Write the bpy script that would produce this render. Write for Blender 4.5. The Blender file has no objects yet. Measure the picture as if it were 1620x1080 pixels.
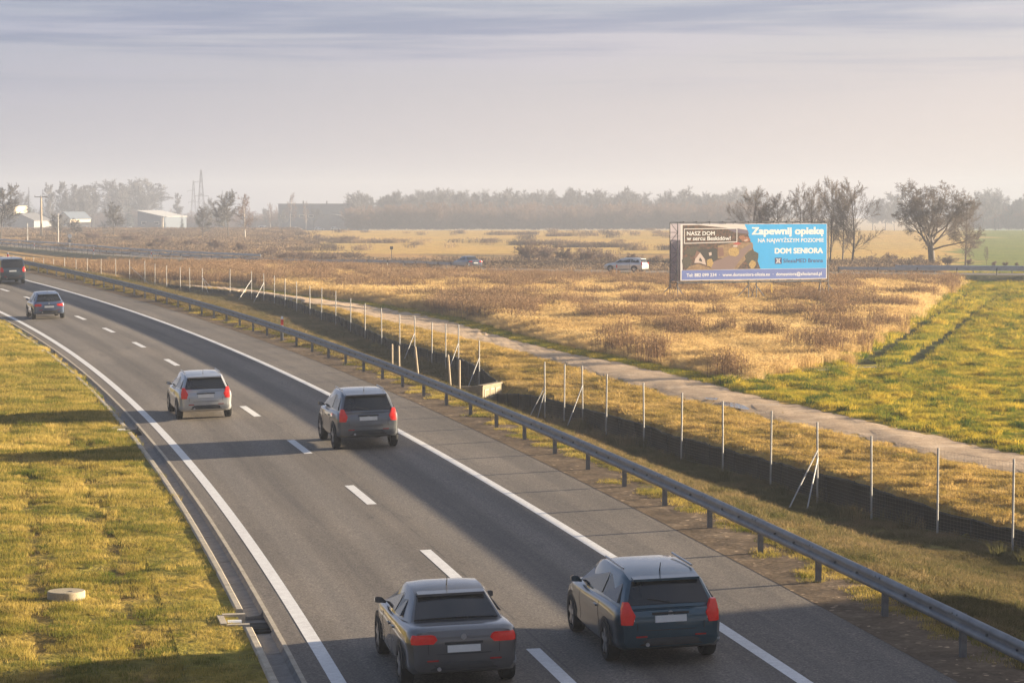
import bpy, math, random
import numpy as np
from math import sin, cos, tan, pi, radians, atan, sqrt
from mathutils import Vector, Matrix

random.seed(7)
NR = np.random.RandomState(11)
scene = bpy.context.scene
COL = scene.collection

# ------------------------------------------------------------------ camera
CAM_H, FPX, YH = 7.93, 4147.3, 321.8
PITCH = atan((540 - YH) / FPX)
cam_d = bpy.data.cameras.new('camera')
cam = bpy.data.objects.new('camera', cam_d)
COL.objects.link(cam)
cam.location = (0, 0, CAM_H)
cam.rotation_euler = (pi / 2 - PITCH, 0, 0)
cam_d.sensor_fit = 'HORIZONTAL'
cam_d.sensor_width = 36
cam_d.lens = FPX / 1620 * 36
cam_d.clip_start = 0.3
cam_d.clip_end = 9000
scene.camera = cam

# ------------------------------------------------------------------ light
SUN_AZ, SUN_EL = radians(75.0), radians(9.7)      # azimuth clockwise from +Y (the view), elevation
SUN_DIR = Vector((sin(SUN_AZ) * cos(SUN_EL), cos(SUN_AZ) * cos(SUN_EL), sin(SUN_EL)))
sun_d = bpy.data.lights.new('sun', 'SUN')
sun_d.energy = 5.0
sun_d.angle = radians(0.6)
sun_d.color = (1.0, 0.82, 0.57)
sun = bpy.data.objects.new('sun', sun_d)
COL.objects.link(sun)
sun.rotation_euler = SUN_DIR.to_track_quat('Z', 'Y').to_euler()

world = bpy.data.worlds.new('World')
scene.world = world
world.use_nodes = True
wn, wl = world.node_tree.nodes, world.node_tree.links
wn.clear()
w_out = wn.new('ShaderNodeOutputWorld')
w_bg = wn.new('ShaderNodeBackground')
w_sky = wn.new('ShaderNodeTexSky')
w_sky.sky_type = 'NISHITA'
w_sky.sun_disc = False
w_sky.sun_elevation = SUN_EL
w_sky.sun_rotation = SUN_AZ
w_sky.altitude = 300
w_sky.air_density = 1.0
w_sky.dust_density = 1.6
w_sky.ozone_density = 1.0
w_bg.inputs['Strength'].default_value = 0.05
# winter sky: blue above, streaks of thin cloud low down, a bank of pale haze along the horizon, warmer towards the sun
def wnode(t, **kw):
    x = wn.new(t)
    for k, v in kw.items(): setattr(x, k, v)
    return x
def wmap(src, a, b, c, d):
    x = wnode('ShaderNodeMapRange', interpolation_type='SMOOTHSTEP')
    for i, q in ((1, a), (2, b), (3, c), (4, d)): x.inputs[i].default_value = q
    wl.new(src, x.inputs[0]); return x.outputs[0]
def wmix(f, c1, c2):
    x = wn.new('ShaderNodeMixRGB')
    for k, q in ((0, f), (1, c1), (2, c2)):
        if isinstance(q, (int, float)): x.inputs[k].default_value = q
        elif isinstance(q, tuple): x.inputs[k].default_value = (*q, 1)
        else: wl.new(q, x.inputs[k])
    return x.outputs[0]
w_tc = wn.new('ShaderNodeTexCoord')
w_sep = wn.new('ShaderNodeSeparateXYZ'); wl.new(w_tc.outputs['Generated'], w_sep.inputs[0])
def streaks(scale, rot, lo, hi):
    m = wn.new('ShaderNodeMapping'); m.inputs['Scale'].default_value = scale; m.inputs['Rotation'].default_value = (0, radians(rot), 0)
    m.inputs['Location'].default_value = (3.1, 1.7, 0.4)
    wl.new(w_tc.outputs['Generated'], m.inputs[0])
    x = wn.new('ShaderNodeTexNoise'); x.inputs['Scale'].default_value = 1.0; x.inputs['Detail'].default_value = 8
    x.inputs['Roughness'].default_value = 0.6; x.inputs['Distortion'].default_value = 0.25
    wl.new(m.outputs[0], x.inputs['Vector'])
    return wmap(x.outputs['Fac'], lo, hi, 0, 1)
w_dot = wnode('ShaderNodeVectorMath', operation='DOT_PRODUCT')
wl.new(w_tc.outputs['Generated'], w_dot.inputs[0]); w_dot.inputs[1].default_value = tuple(SUN_DIR)
w_warm = wmap(w_dot.outputs['Value'], -0.10, 1.0, 0, 1)
w_base = wmix(wmap(w_sep.outputs['Z'], .1, .7, .8, .25), w_sky.outputs[0], wmix(w_warm, (.45, .8, 1.6), (2.8, 2.7, 3.0)))
w_high = wmix(streaks((6, 6, 60), -0.6, .40, .66), w_base, wmix(w_warm, (.90, 1.2, 1.95), (4.1, 3.6, 3.3)))
w_high = wmix(wmap(w_sep.outputs['Z'], .05, .5, .30, .05), w_high, (3.0, 3.0, 3.4))
w_veil = wmix(w_warm, (1.72, 1.75, 2.08), (5.1, 4.1, 3.25))
w_fac = wmap(w_sep.outputs['Z'], .012, .10, 1.0, 0.0)
w_low = wmix(w_fac, w_high, w_veil)
# darker blue-grey bars of cloud that hang over the haze bank
w_bar = wnode('ShaderNodeMath', operation='MULTIPLY')
wl.new(streaks((3.6, 3.6, 90), -0.5, .44, .62), w_bar.inputs[0]); wl.new(wmap(w_sep.outputs['Z'], .036, .064, 0, .60), w_bar.inputs[1])
w_fin = wmix(w_bar.outputs[0], w_low, wmix(w_warm, (.45, .72, 1.4), (1.9, 2.0, 2.6)))
wl.new(w_fin, w_bg.inputs[0])
wl.new(w_bg.outputs[0], w_out.inputs[0])

scene.view_settings.view_transform = 'Standard'
scene.view_settings.look = 'None'
scene.view_settings.gamma = 1.0
scene.view_settings.use_curve_mapping = False
scene.view_settings.exposure = 2.28
scene.cycles.volume_bounces = 1
HAZE_D = 0.00054
scene.cycles.max_bounces = 8

# ------------------------------------------------------------------ helpers
def ray(u, v):
    uu, vv = (u - 810) / FPX, (540 - v) / FPX
    return Vector((uu, cos(PITCH) + vv * sin(PITCH), -sin(PITCH) + vv * cos(PITCH)))
def at_z(u, v, z=-0.3):                 # where a line of sight meets the level z
    r = ray(u, v); t = (z - CAM_H) / r.z
    return Vector((r.x * t, r.y * t, z))
def at_d(u, v, d):                      # ... and the distance d
    r = ray(u, v); t = d / r.y
    return Vector((r.x * t, d, CAM_H + r.z * t))

def tag(o, label=None, cat=None, group=None, kind=None):
    if label: o['label'] = label
    if cat: o['category'] = cat
    if group: o['group'] = group
    if kind: o['kind'] = kind
    return o
def empty(name, loc=(0, 0, 0), rz=0, label=None, cat=None, group=None):
    o = bpy.data.objects.new(name, None)
    COL.objects.link(o)
    o.location = loc
    o.rotation_euler = (0, 0, rz)
    o.empty_display_size = 0.2
    return tag(o, label, cat, group)
def link(name, me, parent=None, loc=None, rz=None):
    o = bpy.data.objects.new(name, me)
    COL.objects.link(o)
    if parent: o.parent = parent
    if loc is not None: o.location = loc
    if rz is not None: o.rotation_euler = (0, 0, rz)
    return o
def copy_tree(o, parent=None):
    c = o.copy()
    COL.objects.link(c)
    if parent: c.parent = parent
    for ch in list(o.children):
        copy_tree(ch, c)
    return c

class MB:                                # collects shapes, becomes one mesh
    def __init__(s): s.v, s.f, s.m = [], [], []
    def poly(s, pts, m=0):
        i = len(s.v); s.v += [tuple(p) for p in pts]
        s.f.append(tuple(range(i, i + len(pts)))); s.m.append(m)
    def box(s, x0, x1, y0, y1, z0, z1, m=0):
        i = len(s.v)
        s.v += [(x0,y0,z0),(x1,y0,z0),(x1,y1,z0),(x0,y1,z0),(x0,y0,z1),(x1,y0,z1),(x1,y1,z1),(x0,y1,z1)]
        for q in ((0,3,2,1),(4,5,6,7),(0,1,5,4),(1,2,6,5),(2,3,7,6),(3,0,4,7)):
            s.f.append(tuple(i + k for k in q)); s.m.append(m)
    def tube(s, p0, p1, r0, r1=None, n=6, m=0, caps=True):
        r1 = r0 if r1 is None else r1
        a, b = Vector(p0), Vector(p1)
        d = (b - a).normalized()
        x = d.orthogonal().normalized(); y = d.cross(x)
        i = len(s.v)
        for c, r in ((a, r0), (b, r1)):
            for k in range(n):
                t = 2 * pi * k / n
                s.v.append(tuple(c + x * (r * cos(t)) + y * (r * sin(t))))
        for k in range(n):
            s.f.append((i + k, i + (k + 1) % n, i + n + (k + 1) % n, i + n + k)); s.m.append(m)
        if caps:
            s.f.append(tuple(i + k for k in reversed(range(n)))); s.m.append(m)
            s.f.append(tuple(i + n + k for k in range(n))); s.m.append(m)
    def loft(s, secs, m=0, closed=True, caps=True):
        n = len(secs[0]); i = len(s.v)
        for q in secs: s.v += [tuple(p) for p in q]
        for j in range(len(secs) - 1):
            for k in range(n if closed else n - 1):
                k2 = (k + 1) % n
                s.f.append((i+j*n+k, i+j*n+k2, i+(j+1)*n+k2, i+(j+1)*n+k)); s.m.append(m)
        if closed and caps:
            s.f.append(tuple(i + k for k in reversed(range(n)))); s.m.append(m)
            e = i + (len(secs) - 1) * n
            s.f.append(tuple(e + k for k in range(n))); s.m.append(m)
    def mesh(s, name, mats, smooth=None):
        me = bpy.data.meshes.new(name)
        me.from_pydata(s.v, [], s.f)
        for mt in (mats if isinstance(mats, (list, tuple)) else [mats]): me.materials.append(mt)
        if len(me.polygons) and max(s.m) > 0: me.polygons.foreach_set('material_index', s.m)
        if smooth is not None:
            me.polygons.foreach_set('use_smooth', [True] * len(me.polygons))
            me.set_sharp_from_angle(angle=radians(smooth))
        me.update()
        return me
    def build(s, name, mats, parent=None, smooth=None, loc=None, rz=None):
        return link(name, s.mesh(name, mats, smooth), parent, loc, rz)

# ------------------------------------------------------------------ materials
class NT:
    def __init__(s, name):
        s.mat = bpy.data.materials.new(name); s.mat.use_nodes = True
        s.n, s.l = s.mat.node_tree.nodes, s.mat.node_tree.links
        s.bsdf = s.n['Principled BSDF']
    def new(s, t, **kw):
        x = s.n.new(t)
        for k, v in kw.items(): setattr(x, k, v)
        return x
    def noise(s, scale, detail=3, rough=0.55, vec=None, stretch=None):
        x = s.new('ShaderNodeTexNoise')
        x.inputs['Scale'].default_value = scale; x.inputs['Detail'].default_value = detail
        x.inputs['Roughness'].default_value = rough
        if vec is None:
            vec = s.new('ShaderNodeNewGeometry').outputs['Position']
        if stretch:
            mp = s.new('ShaderNodeMapping'); mp.inputs['Scale'].default_value = stretch
            s.l.new(vec, mp.inputs[0]); vec = mp.outputs[0]
        s.l.new(vec, x.inputs['Vector'])
        return x.outputs['Fac']
    def ramp(s, fac, stops):
        r = s.new('ShaderNodeValToRGB'); e = r.color_ramp.elements
        while len(e) < len(stops): e.new(0.5)
        for q, (p, c) in zip(e, stops):
            q.position = p; q.color = (c, c, c, 1) if not isinstance(c, (tuple, list)) else (*c[:3], 1)
        s.l.new(fac, r.inputs[0])
        return r.outputs[0]
    def mix(s, fac, a, b, mode='MIX'):
        m = s.new('ShaderNodeMixRGB', blend_type=mode)
        for k, q in ((0, fac), (1, a), (2, b)):
            if isinstance(q, (int, float)): m.inputs[k].default_value = q if k == 0 else (q, q, q, 1)
            elif isinstance(q, tuple): m.inputs[k].default_value = (*q[:3], 1)
            else: s.l.new(q, m.inputs[k])
        return m.outputs[0]
    def bump(s, h, strength=0.3, dist=0.05):
        b = s.new('ShaderNodeBump'); b.inputs['Strength'].default_value = strength; b.inputs['Distance'].default_value = dist
        s.l.new(h, b.inputs['Height']); s.l.new(b.outputs[0], s.bsdf.inputs['Normal'])
    def done(s, color=None, rough=0.8, metal=0.0, spec=None):
        if color is not None:
            if isinstance(color, tuple): s.bsdf.inputs['Base Color'].default_value = (*color[:3], 1)
            else: s.l.new(color, s.bsdf.inputs['Base Color'])
        s.bsdf.inputs['Roughness'].default_value = rough
        s.bsdf.inputs['Metallic'].default_value = metal
        if spec is not None: s.bsdf.inputs['Specular IOR Level'].default_value = spec
        return s.mat
def mottled(name, c0, c1, scale=3.0, rough=0.8, metal=0.0, bump=0.0, detail=4, spec=None, lo=0.3, hi=0.7, obj=True):
    t = NT(name)
    v = t.new('ShaderNodeTexCoord').outputs['Object'] if obj else None
    n = t.noise(scale, detail, 0.6, v)
    c = t.ramp(n, [(lo, c0), (hi, c1)])
    if bump: t.bump(n, bump, 0.03)
    return t.done(c, rough, metal, spec)
def plant_mat(name, stops, big=0.15, trans=0.42, rough=0.8, wr=0.6):
    # every clump takes its own colour: random per clump, mixed with wide patches
    t = NT(name)
    oi = t.new('ShaderNodeObjectInfo')
    n = t.noise(big, 3, 0.6, oi.outputs['Location'])
    a = t.new('ShaderNodeMath', operation='MULTIPLY_ADD')
    t.l.new(oi.outputs['Random'], a.inputs[0]); a.inputs[1].default_value = wr
    nn = t.new('ShaderNodeMath', operation='MULTIPLY_ADD')
    t.l.new(n, nn.inputs[0]); nn.inputs[1].default_value = 1.5; nn.inputs[2].default_value = -0.25 - wr / 2
    t.l.new(nn.outputs[0], a.inputs[2])
    c = t.ramp(a.outputs[0], stops)
    t.done(c, rough, 0, 0.05)
    if trans:
        tr = t.new('ShaderNodeBsdfTranslucent'); t.l.new(c, tr.inputs[0])
        mx = t.new('ShaderNodeMixShader'); mx.inputs[0].default_value = trans
        out = t.n['Material Output']
        t.l.new(t.bsdf.outputs[0], mx.inputs[1]); t.l.new(tr.outputs[0], mx.inputs[2]); t.l.new(mx.outputs[0], out.inputs[0])
    return t.mat

M = {}
# asphalt: UV is (offset from the centre line, distance along the road) in metres
def asphalt_mat():
    t = NT('asphalt')
    uv = t.new('ShaderNodeUVMap').outputs[0]
    fine = t.noise(26, 2, 0.7)
    grit = t.noise(9, 3, 0.7)
    streak = t.noise(1.0, 4, 0.6, uv, (1.6, 0.045, 1))
    patch = t.noise(0.22, 4, 0.55, uv, (1.0, 0.35, 1))
    base = t.mix(t.ramp(patch, [(0.35, 0.0), (0.7, 1.0)]), (0.114, 0.096, 0.079), (0.172, 0.144, 0.117))
    base = t.mix(t.ramp(streak, [(0.42, 0.0), (0.62, 0.45)]), base, (0.066, 0.058, 0.053))
    sx = t.new('ShaderNodeSeparateXYZ'); t.l.new(uv, sx.inputs[0])
    def near(center, w, soft):          # 1 close to an offset from the centre line
        m = t.new('ShaderNodeMath', operation='SUBTRACT'); t.l.new(sx.outputs[0], m.inputs[0]); m.inputs[1].default_value = center
        a = t.new('ShaderNodeMath', operation='ABSOLUTE'); t.l.new(m.outputs[0], a.inputs[0])
        r = t.new('ShaderNodeMapRange', interpolation_type='SMOOTHSTEP'); t.l.new(a.outputs[0], r.inputs[0])
        for i, q in ((1, w), (2, w + soft), (3, 1), (4, 0)): r.inputs[i].default_value = q
        return r.outputs[0]
    def mul(a, b):
        m = t.new('ShaderNodeMath', operation='MULTIPLY')
        for k, q in ((0, a), (1, b)):
            if isinstance(q, float): m.inputs[k].default_value = q
            else: t.l.new(q, m.inputs[k])
        return m.outputs[0]
    for c in (-2.65, -.95, .95, 2.65): base = t.mix(mul(near(c, .18, .32), .30), base, (0.205, 0.180, 0.155))     # polished wheel tracks
    for c in (-1.8, 1.8): base = t.mix(mul(near(c, .1, .45), mul(t.ramp(streak, [(.35, .2), (.6, 1.)]), .40)), base, (0.060, 0.053, 0.048))   # oil between the wheels
    wob = t.noise(1.0, 3, 0.6, uv, (1, .5, 1))
    for c, k in ((0.22, .45), (3.95, .2)): base = t.mix(mul(near(c, .012, .02), mul(t.ramp(wob, [(.4, 0.), (.5, 1.)]), k)), base, (0.03, 0.028, 0.027))   # paving seams
    stain = t.noise(0.9, 5, 0.7, uv, (1.1, .28, 1))
    base = t.mix(t.ramp(stain, [(0.60, 0.0), (0.72, 0.55)]), base, (0.060, 0.052, 0.047))
    base = t.mix(1.0, base, t.ramp(fine, [(0.25, 0.42), (0.5, 1.0), (0.75, 2.0)]), 'MULTIPLY')
    base = t.mix(1.0, base, t.ramp(grit, [(0.3, 0.82), (0.7, 1.18)]), 'MULTIPLY')
    t.bump(fine, 0.5, 0.01)
    return t.done(base, 0.78, 0, 0.35)
M['asphalt'] = asphalt_mat()
def paint_mat():
    t = NT('road_paint')
    w = t.noise(7, 4, 0.7)
    c = t.mix(t.ramp(w, [(0.35, 0.0), (0.75, 1.0)]), (0.60, 0.58, 0.56), (0.78, 0.77, 0.75))
    w2 = t.noise(30, 4, 0.75)
    c = t.mix(t.ramp(w2, [(0.55, 0.0), (0.72, 0.6)]), c, (0.30, 0.27, 0.25))
    return t.done(c, 0.6)
M['paint'] = paint_mat()
def concrete_mat(name, a, b, sc=4):
    t = NT(name)
    n = t.noise(sc, 5, 0.65); f = t.noise(60, 2, 0.6)
    c = t.mix(t.ramp(n, [(0.3, 0.0), (0.7, 1.0)]), a, b)
    c = t.mix(1.0, c, t.ramp(f, [(0.3, 0.8), (0.7, 1.2)]), 'MULTIPLY')
    t.bump(f, 0.3, 0.01)
    return t.done(c, 0.85)
M['concrete'] = concrete_mat('concrete', (0.30, 0.26, 0.20), (0.44, 0.38, 0.30))
M['gutter'] = concrete_mat('gutter_concrete', (0.12, 0.115, 0.11), (0.20, 0.19, 0.18))
M['headwall'] = concrete_mat('stained_concrete', (0.13, 0.10, 0.065), (0.24, 0.19, 0.12))
M['old_concrete'] = concrete_mat('old_concrete', (0.26, 0.22, 0.15), (0.40, 0.33, 0.22))
M['crack'] = mottled('crack_sealant', (0.03, 0.03, 0.032), (0.05, 0.05, 0.05), 3)
M['zinc'] = mottled('galvanised_steel', (0.17, 0.17, 0.175), (0.29, 0.29, 0.295), 2.2, 0.55, 0.35, lo=0.25, hi=0.75)
M['zinc_far'] = mottled('sky_tinted_steel', (0.33, 0.35, 0.39), (0.45, 0.47, 0.51), 2.2, 0.55, 0.2)  # far rails: sky reflection put into a paler, bluer steel colour
M['zinc_dark'] = mottled('weathered_steel', (0.11, 0.11, 0.115), (0.19, 0.19, 0.195), 5, 0.6, 0.4)
M['post_zinc'] = mottled('post_zinc', (0.30, 0.295, 0.29), (0.42, 0.41, 0.40), 3, 0.55, 0.2)
M['wire'] = mottled('fence_wire', (0.20, 0.195, 0.19), (0.28, 0.275, 0.27), 5, 0.5, 0.3)
M['membrane'] = mottled('black_plastic', (0.004, 0.004, 0.004), (0.013, 0.012, 0.012), 4, 0.7, 0, 0.2)
M['wood_post'] = mottled('weathered_wood', (0.38, 0.30, 0.21), (0.55, 0.45, 0.33), 6, 0.85)
M['white'] = mottled('white_plastic', (0.72, 0.72, 0.70), (0.80, 0.80, 0.79), 4, 0.5)
M['red'] = mottled('red_reflector', (0.55, 0.02, 0.02), (0.65, 0.04, 0.03), 4, 0.4)
M['black'] = mottled('black_rubber', (0.012, 0.012, 0.013), (0.025, 0.025, 0.026), 6, 0.8)
M['iron'] = mottled('cast_iron', (0.02, 0.02, 0.02), (0.05, 0.045, 0.04), 8, 0.7)
M['bark'] = mottled('bark', (0.060, 0.050, 0.043), (0.115, 0.095, 0.08), 3, 0.9, detail=5)
M['twig'] = mottled('twigs', (0.095, 0.072, 0.058), (0.15, 0.115, 0.09), 1.2, 0.9)
M['twig_grey'] = mottled('grey_twigs', (0.085, 0.082, 0.085), (0.14, 0.135, 0.135), 1.2, 0.9)
M['twig_red'] = mottled('reddish_twigs', (0.12, 0.08, 0.06), (0.19, 0.12, 0.09), 1.2, 0.9)
M['birch'] = mottled('birch_bark', (0.25, 0.22, 0.20), (0.62, 0.58, 0.54), 3, 0.8)
M['needle'] = mottled('needles', (0.018, 0.032, 0.022), (0.045, 0.06, 0.035), 2, 0.9)

# ------------------------------------------------------------------ the road's line (an arc climbing gently to the left)
RC, TH0, X0, GR, GV, CF = 967.1, -0.13327, 7.3016, 0.00865, 1.9e-5, 0.0282
CX, CY = X0 - RC * cos(TH0), RC * sin(TH0)
def rz_(s): return GR * s + GV * s * s / 2
def road_pt(s, o, dz=0.0):
    th = TH0 - s / RC
    return Vector((CX + (RC + o) * cos(th), CY - (RC + o) * sin(th), rz_(s) + o * CF + dz))
def heading(s): return TH0 - s / RC
def road_so(x, y):
    dx, dy = x - CX, y - CY
    return (TH0 - np.arctan2(-dy, dx)) * RC, np.hypot(dx, dy) - RC
def on_road(u, v):                       # the (s, o) a line of sight meets on the carriageway
    z = 0.5
    for _ in range(12):
        p = at_z(u, v, z); s, o = road_so(p.x, p.y); z = rz_(s) + o * CF
    return float(s), float(o)

# ------------------------------------------------------------------ the fence's line, from its post tops (image pixels and a distance)
FU = [(1720,748,63.5),(1603,727,67.6),(1484,708,71),(1379.7,688.7,74.7),(1294,669,78.9),(1219.5,650,83.5),(1144,633.5,87.9),(1078,621,91.6),(1019,606,96.4),
      (959,592,101.4),(922,578.5,106.8),(892.5,577,108.5),(862,573,110.5)]
FU2 = [(758,537.7,124.6),(725,514,136.3),(705,513,138.6),(683,508.7,141.4),(655.7,500.8,146.7),(632.4,496.4,149.9),(603.8,487.5,156.9),(577.3,480,163),(554.5,471.3,171),
       (531,460,180.6),(508.4,455.8,187),(490.2,451.6,192),(469.2,446,199.3),(450.6,441.3,205.6),(433.7,435.6,210),(417.4,432.4,214),(397.5,428.7,219),(363.5,425.7,228),
       (319.5,424,238),(300,424,242),(285,422.5,246),(263.5,419.5,250),(244.8,417,254),(229,412.5,258),(205,411,262),(182.8,408.8,266),(159.5,409.5,270),(138,409,274),
       (120,410,278),(102,408,282),(85,409,286),(69,408,290),(52.8,406.7,294),(37.5,405.7,298),(22,404.5,302),(6,404,306),(-20,403,312)]
POST_H = 2.35
def fence_pt(q):
    p = at_d(*q); return Vector((p.x, p.y, p.z - POST_H))
FA = [fence_pt(q) for q in FU]
FB = [fence_pt(q) for q in FU2]
# one bay more towards the camera, outside the frame
d0 = FA[0] - FA[1]
FA.insert(0, FA[0] + d0); FA.insert(0, FA[0] + d0)
fall = sorted([(*[float(t) for t in road_so(p.x, p.y)], p.z) for p in FA + FB])
F_S = np.array([q[0] for q in fall]); F_O = np.array([q[1] for q in fall]); F_Z = np.array([q[2] for q in fall])
def smooth(a, k=2):
    b = np.pad(a, k, mode='edge'); return np.convolve(b, np.ones(2*k+1)/(2*k+1), mode='valid')
F_Zs = smooth(F_Z, 2)
# membrane: top edge seen in the photograph, a pace behind the fence
MU1 = [(264,450),(290,452.5),(330,456.5),(375,462),(400,463.5),(426,466),(452,473),(488,485),(504,492),(529.6,497.8),(555.6,509.5),(581.5,521),(607.4,532.8),(633,541.5),(662,548.5),(685,555),(716,563),(737,571),(763,584),(786,602.8)]
MU2 = [(748,622),(780,621),(806,622),(845,625.7),(883.7,634),(904.5,640.7),(935.6,648.5),(966.7,656),(1000,666),(1026,673),(1060,687),(1091,694),(1143,707.6),(1200,723.5),(1252,736),(1293,747.6),(1342.6,758),(1379,769.6),(1420,784),(1459,795.6),(1485,806),(1550,824),(1620,841),(1740,872)]
fu = sorted([(q[0], q[2]) for q in FU + FU2])
FUX, FUD = [q[0] for q in fu], [q[1] for q in fu]
M1 = [at_d(u, v, float(np.interp(u, FUX, FUD)) + 1.2) for u, v in MU1]
M2 = [at_d(u, v, float(np.interp(u, FUX, FUD)) + (1.0 if u > 870 else 1.0 - (870 - u) * 0.02)) for u, v in MU2]

FIELD = -0.25
def vnoise(x, y, sc, seed=0):
    r = np.random.RandomState(seed); out = 0
    for k in range(5):
        a, b, c = r.uniform(0, 2*pi), r.uniform(0.6, 1.5) / sc, r.uniform(0, 6.28)
        out = out + np.sin((x*cos(a) + y*sin(a)) * 2*pi*b + c)
    return out / 5
def sm(t): t = np.clip(t, 0, 1); return t*t*(3-2*t)
ms = sorted([(*[float(t) for t in road_so(p.x, p.y)], p.z) for p in M1 + M2])
MS, MZ = np.array([q[0] for q in ms]), smooth(np.array([q[2] for q in ms]), 2)
VLINES = [-6.55, -8.15]                     # old wheel marks of the mower along the left verge
RUTS = [((18.0, 134), (42.2, 241)), ((20.4, 134), (44.2, 237))]   # ruts up the meadow's edge
def rut_dist(x, y):
    out = np.full(np.shape(x), 99.)
    for (a, b) in RUTS:
        t = np.clip(((x - a[0]) * (b[0] - a[0]) + (y - a[1]) * (b[1] - a[1])) / ((b[0] - a[0]) ** 2 + (b[1] - a[1]) ** 2), 0, 1)
        out = np.minimum(out, np.hypot(x - a[0] - t * (b[0] - a[0]), y - a[1] - t * (b[1] - a[1])))
    return out
def ground_z(x, y):
    x = np.asarray(x, float); y = np.asarray(y, float)
    s, o = road_so(x, y)
    fld = FIELD + 0.10 * vnoise(x, y, 40, 3) + 0.04 * vnoise(x, y, 9, 4)
    fld = np.where(y > 330, FIELD + (fld - FIELD) * np.clip(1 - (y - 330) / 200, 0, 1), fld)
    ss = np.clip(s, -60, 420)
    zr = rz_(ss)
    of = np.interp(s, F_S, F_O); zf = np.interp(s, F_S, F_Zs) - .10 - .32 * np.exp(-((s - 116) / 7) ** 2); zm = np.interp(s, MS, MZ) - 0.08
    edge = zr + 7.3 * CF - 0.03
    dit = edge + (zf - edge) * sm((o - 7.3) / np.maximum(of - 9.2, 1.5)) + 0.05 * vnoise(x, y, 3.1, 5) * sm((o - 8.5) / 2)
    right = np.where(o < 7.3, zr + o * CF - 0.03, np.where(o < of + 1.1, dit, zm + (fld - zm) * sm((o - of - 1.1) / 7.0)))
    left = zr - 4.6 * CF + np.clip(-(o + 4.6), 0, 60) * 0.004 + 0.05 * vnoise(x, y, 5, 6) * sm((-o - 5.2) / 2)
    left = np.where(o < -30, left + (FIELD - left) * sm((-o - 30) / 60), left)
    z = np.where(o > 0, right, left)
    fld = fld - .01025 * np.maximum(0, np.minimum(y, 1700) - 790)
    rough = .035 * vnoise(x, y, 1.9, 7) + .03 * vnoise(x, y, 4.3, 8) + .02 * vnoise(x, y, 1.3, 9)
    grassy = np.where(o > 0, sm((o - of - 1.2) / 1.5), sm((-o - 5.3) / 1.5)) * np.where(y > 300, 0, 1)
    z = z + rough * grassy; fld = fld + rough * np.where(y > 300, 0, 1)
    for q in VLINES: z = z - .07 * np.exp(-((o - q) / .16) ** 2)
    for (a, b) in RUTS:
        t = np.clip(((x - a[0]) * (b[0] - a[0]) + (y - a[1]) * (b[1] - a[1])) / ((b[0] - a[0]) ** 2 + (b[1] - a[1]) ** 2), 0, 1)
        dd = np.hypot(x - a[0] - t * (b[0] - a[0]), y - a[1] - t * (b[1] - a[1]))
        g = .13 * np.exp(-(dd / .7) ** 2); z = z - g; fld = fld - g
    near = sm((s + 70) / 30) * sm((430 - s) / 80)
    return fld + (z - fld) * near
def gz(x, y): return float(ground_z(x, y))
def gpt(u, v):                            # a point of the photograph on the terrain
    z = FIELD
    for _ in range(12):
        p = at_z(u, v, z); z = gz(p.x, p.y)
    return Vector((p.x, p.y, z))

# ------------------------------------------------------------------ regions of the land (real ground cover, not light)
TRK_LO = [(1740,782),(1615,749.6),(1511,729),(1433,710.7),(1355.6,690),(1278,674.5),(1200,659),(1156,646),(1091,633),(1013,612.5),(935.6,590),(858,568),(799,552),(763,542),(711,530),(659,520),(607,508),(555.6,494),(504,482),(450,472),(400,464.5),(340,456),(250,447)]
TRK_HI = [(1740,746),(1615,718.5),(1511,696.5),(1433,679.6),(1355.6,661.5),(1278,643),(1195,626.5),(1117,604),(1065,592),(1013,581),(935.6,565.6),(858,548.7),(780,528),(711,508),(659,496),(581,482.5),(529.6,475),(452,466.5),(400,458.4),(340,452),(250,441)]
TL = [gpt(*q) for q in TRK_LO]; TH = [gpt(*q) for q in TRK_HI]
def poly_x(pts):                        # x of a line as a function of y
    q = sorted([(p.y, p.x) for p in pts]); a = np.array(q)
    return lambda y: np.interp(y, a[:, 0], a[:, 1])
trk_lo_x, trk_hi_x = poly_x(TL), poly_x(TH)
EDGE = poly_x([gpt(1180,600), gpt(1330,574), gpt(1420,518), gpt(1505,462), gpt(1530,445)])   # weeds | meadow
E0Y = gpt(1180,600).y
ROAD2 = [(1900,258,.7),(1620,264,.7),(1320,269,.7),(975,275,.7),(740,291,.6),(620,312,.45),(450,327,.3),(300,356,.3),(150,394,.25),(0,476,.2),(-150,560,.2),(-320,680,.2)]
R2 = []
for u, d, z in ROAD2:
    p = at_d(u, 400, d); R2.append(Vector((p.x, p.y, z)))
def dense(pts, step):
    # smooth curve through the points
    pts = [Vector(p) for p in pts]; out = []
    for i in range(len(pts) - 1):
        p0, p1, p2, p3 = pts[max(i-1,0)], pts[i], pts[i+1], pts[min(i+2,len(pts)-1)]
        n = max(2, int((p2 - p1).length / step))
        for k in range(n):
            t = k / n
            out.append(0.5*((2*p1)+(p2-p0)*t+(2*p0-5*p1+4*p2-p3)*t*t+(3*p1-p0-3*p2+p3)*t**3))
    out.append(pts[-1]); return out
R2D = dense(R2, 4)
r2x = np.array([p.x for p in R2D])[::-1]; r2y = np.array([p.y for p in R2D])[::-1]
def behind_r2(x, y): return y > np.interp(x, r2x, r2y) + 4

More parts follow.
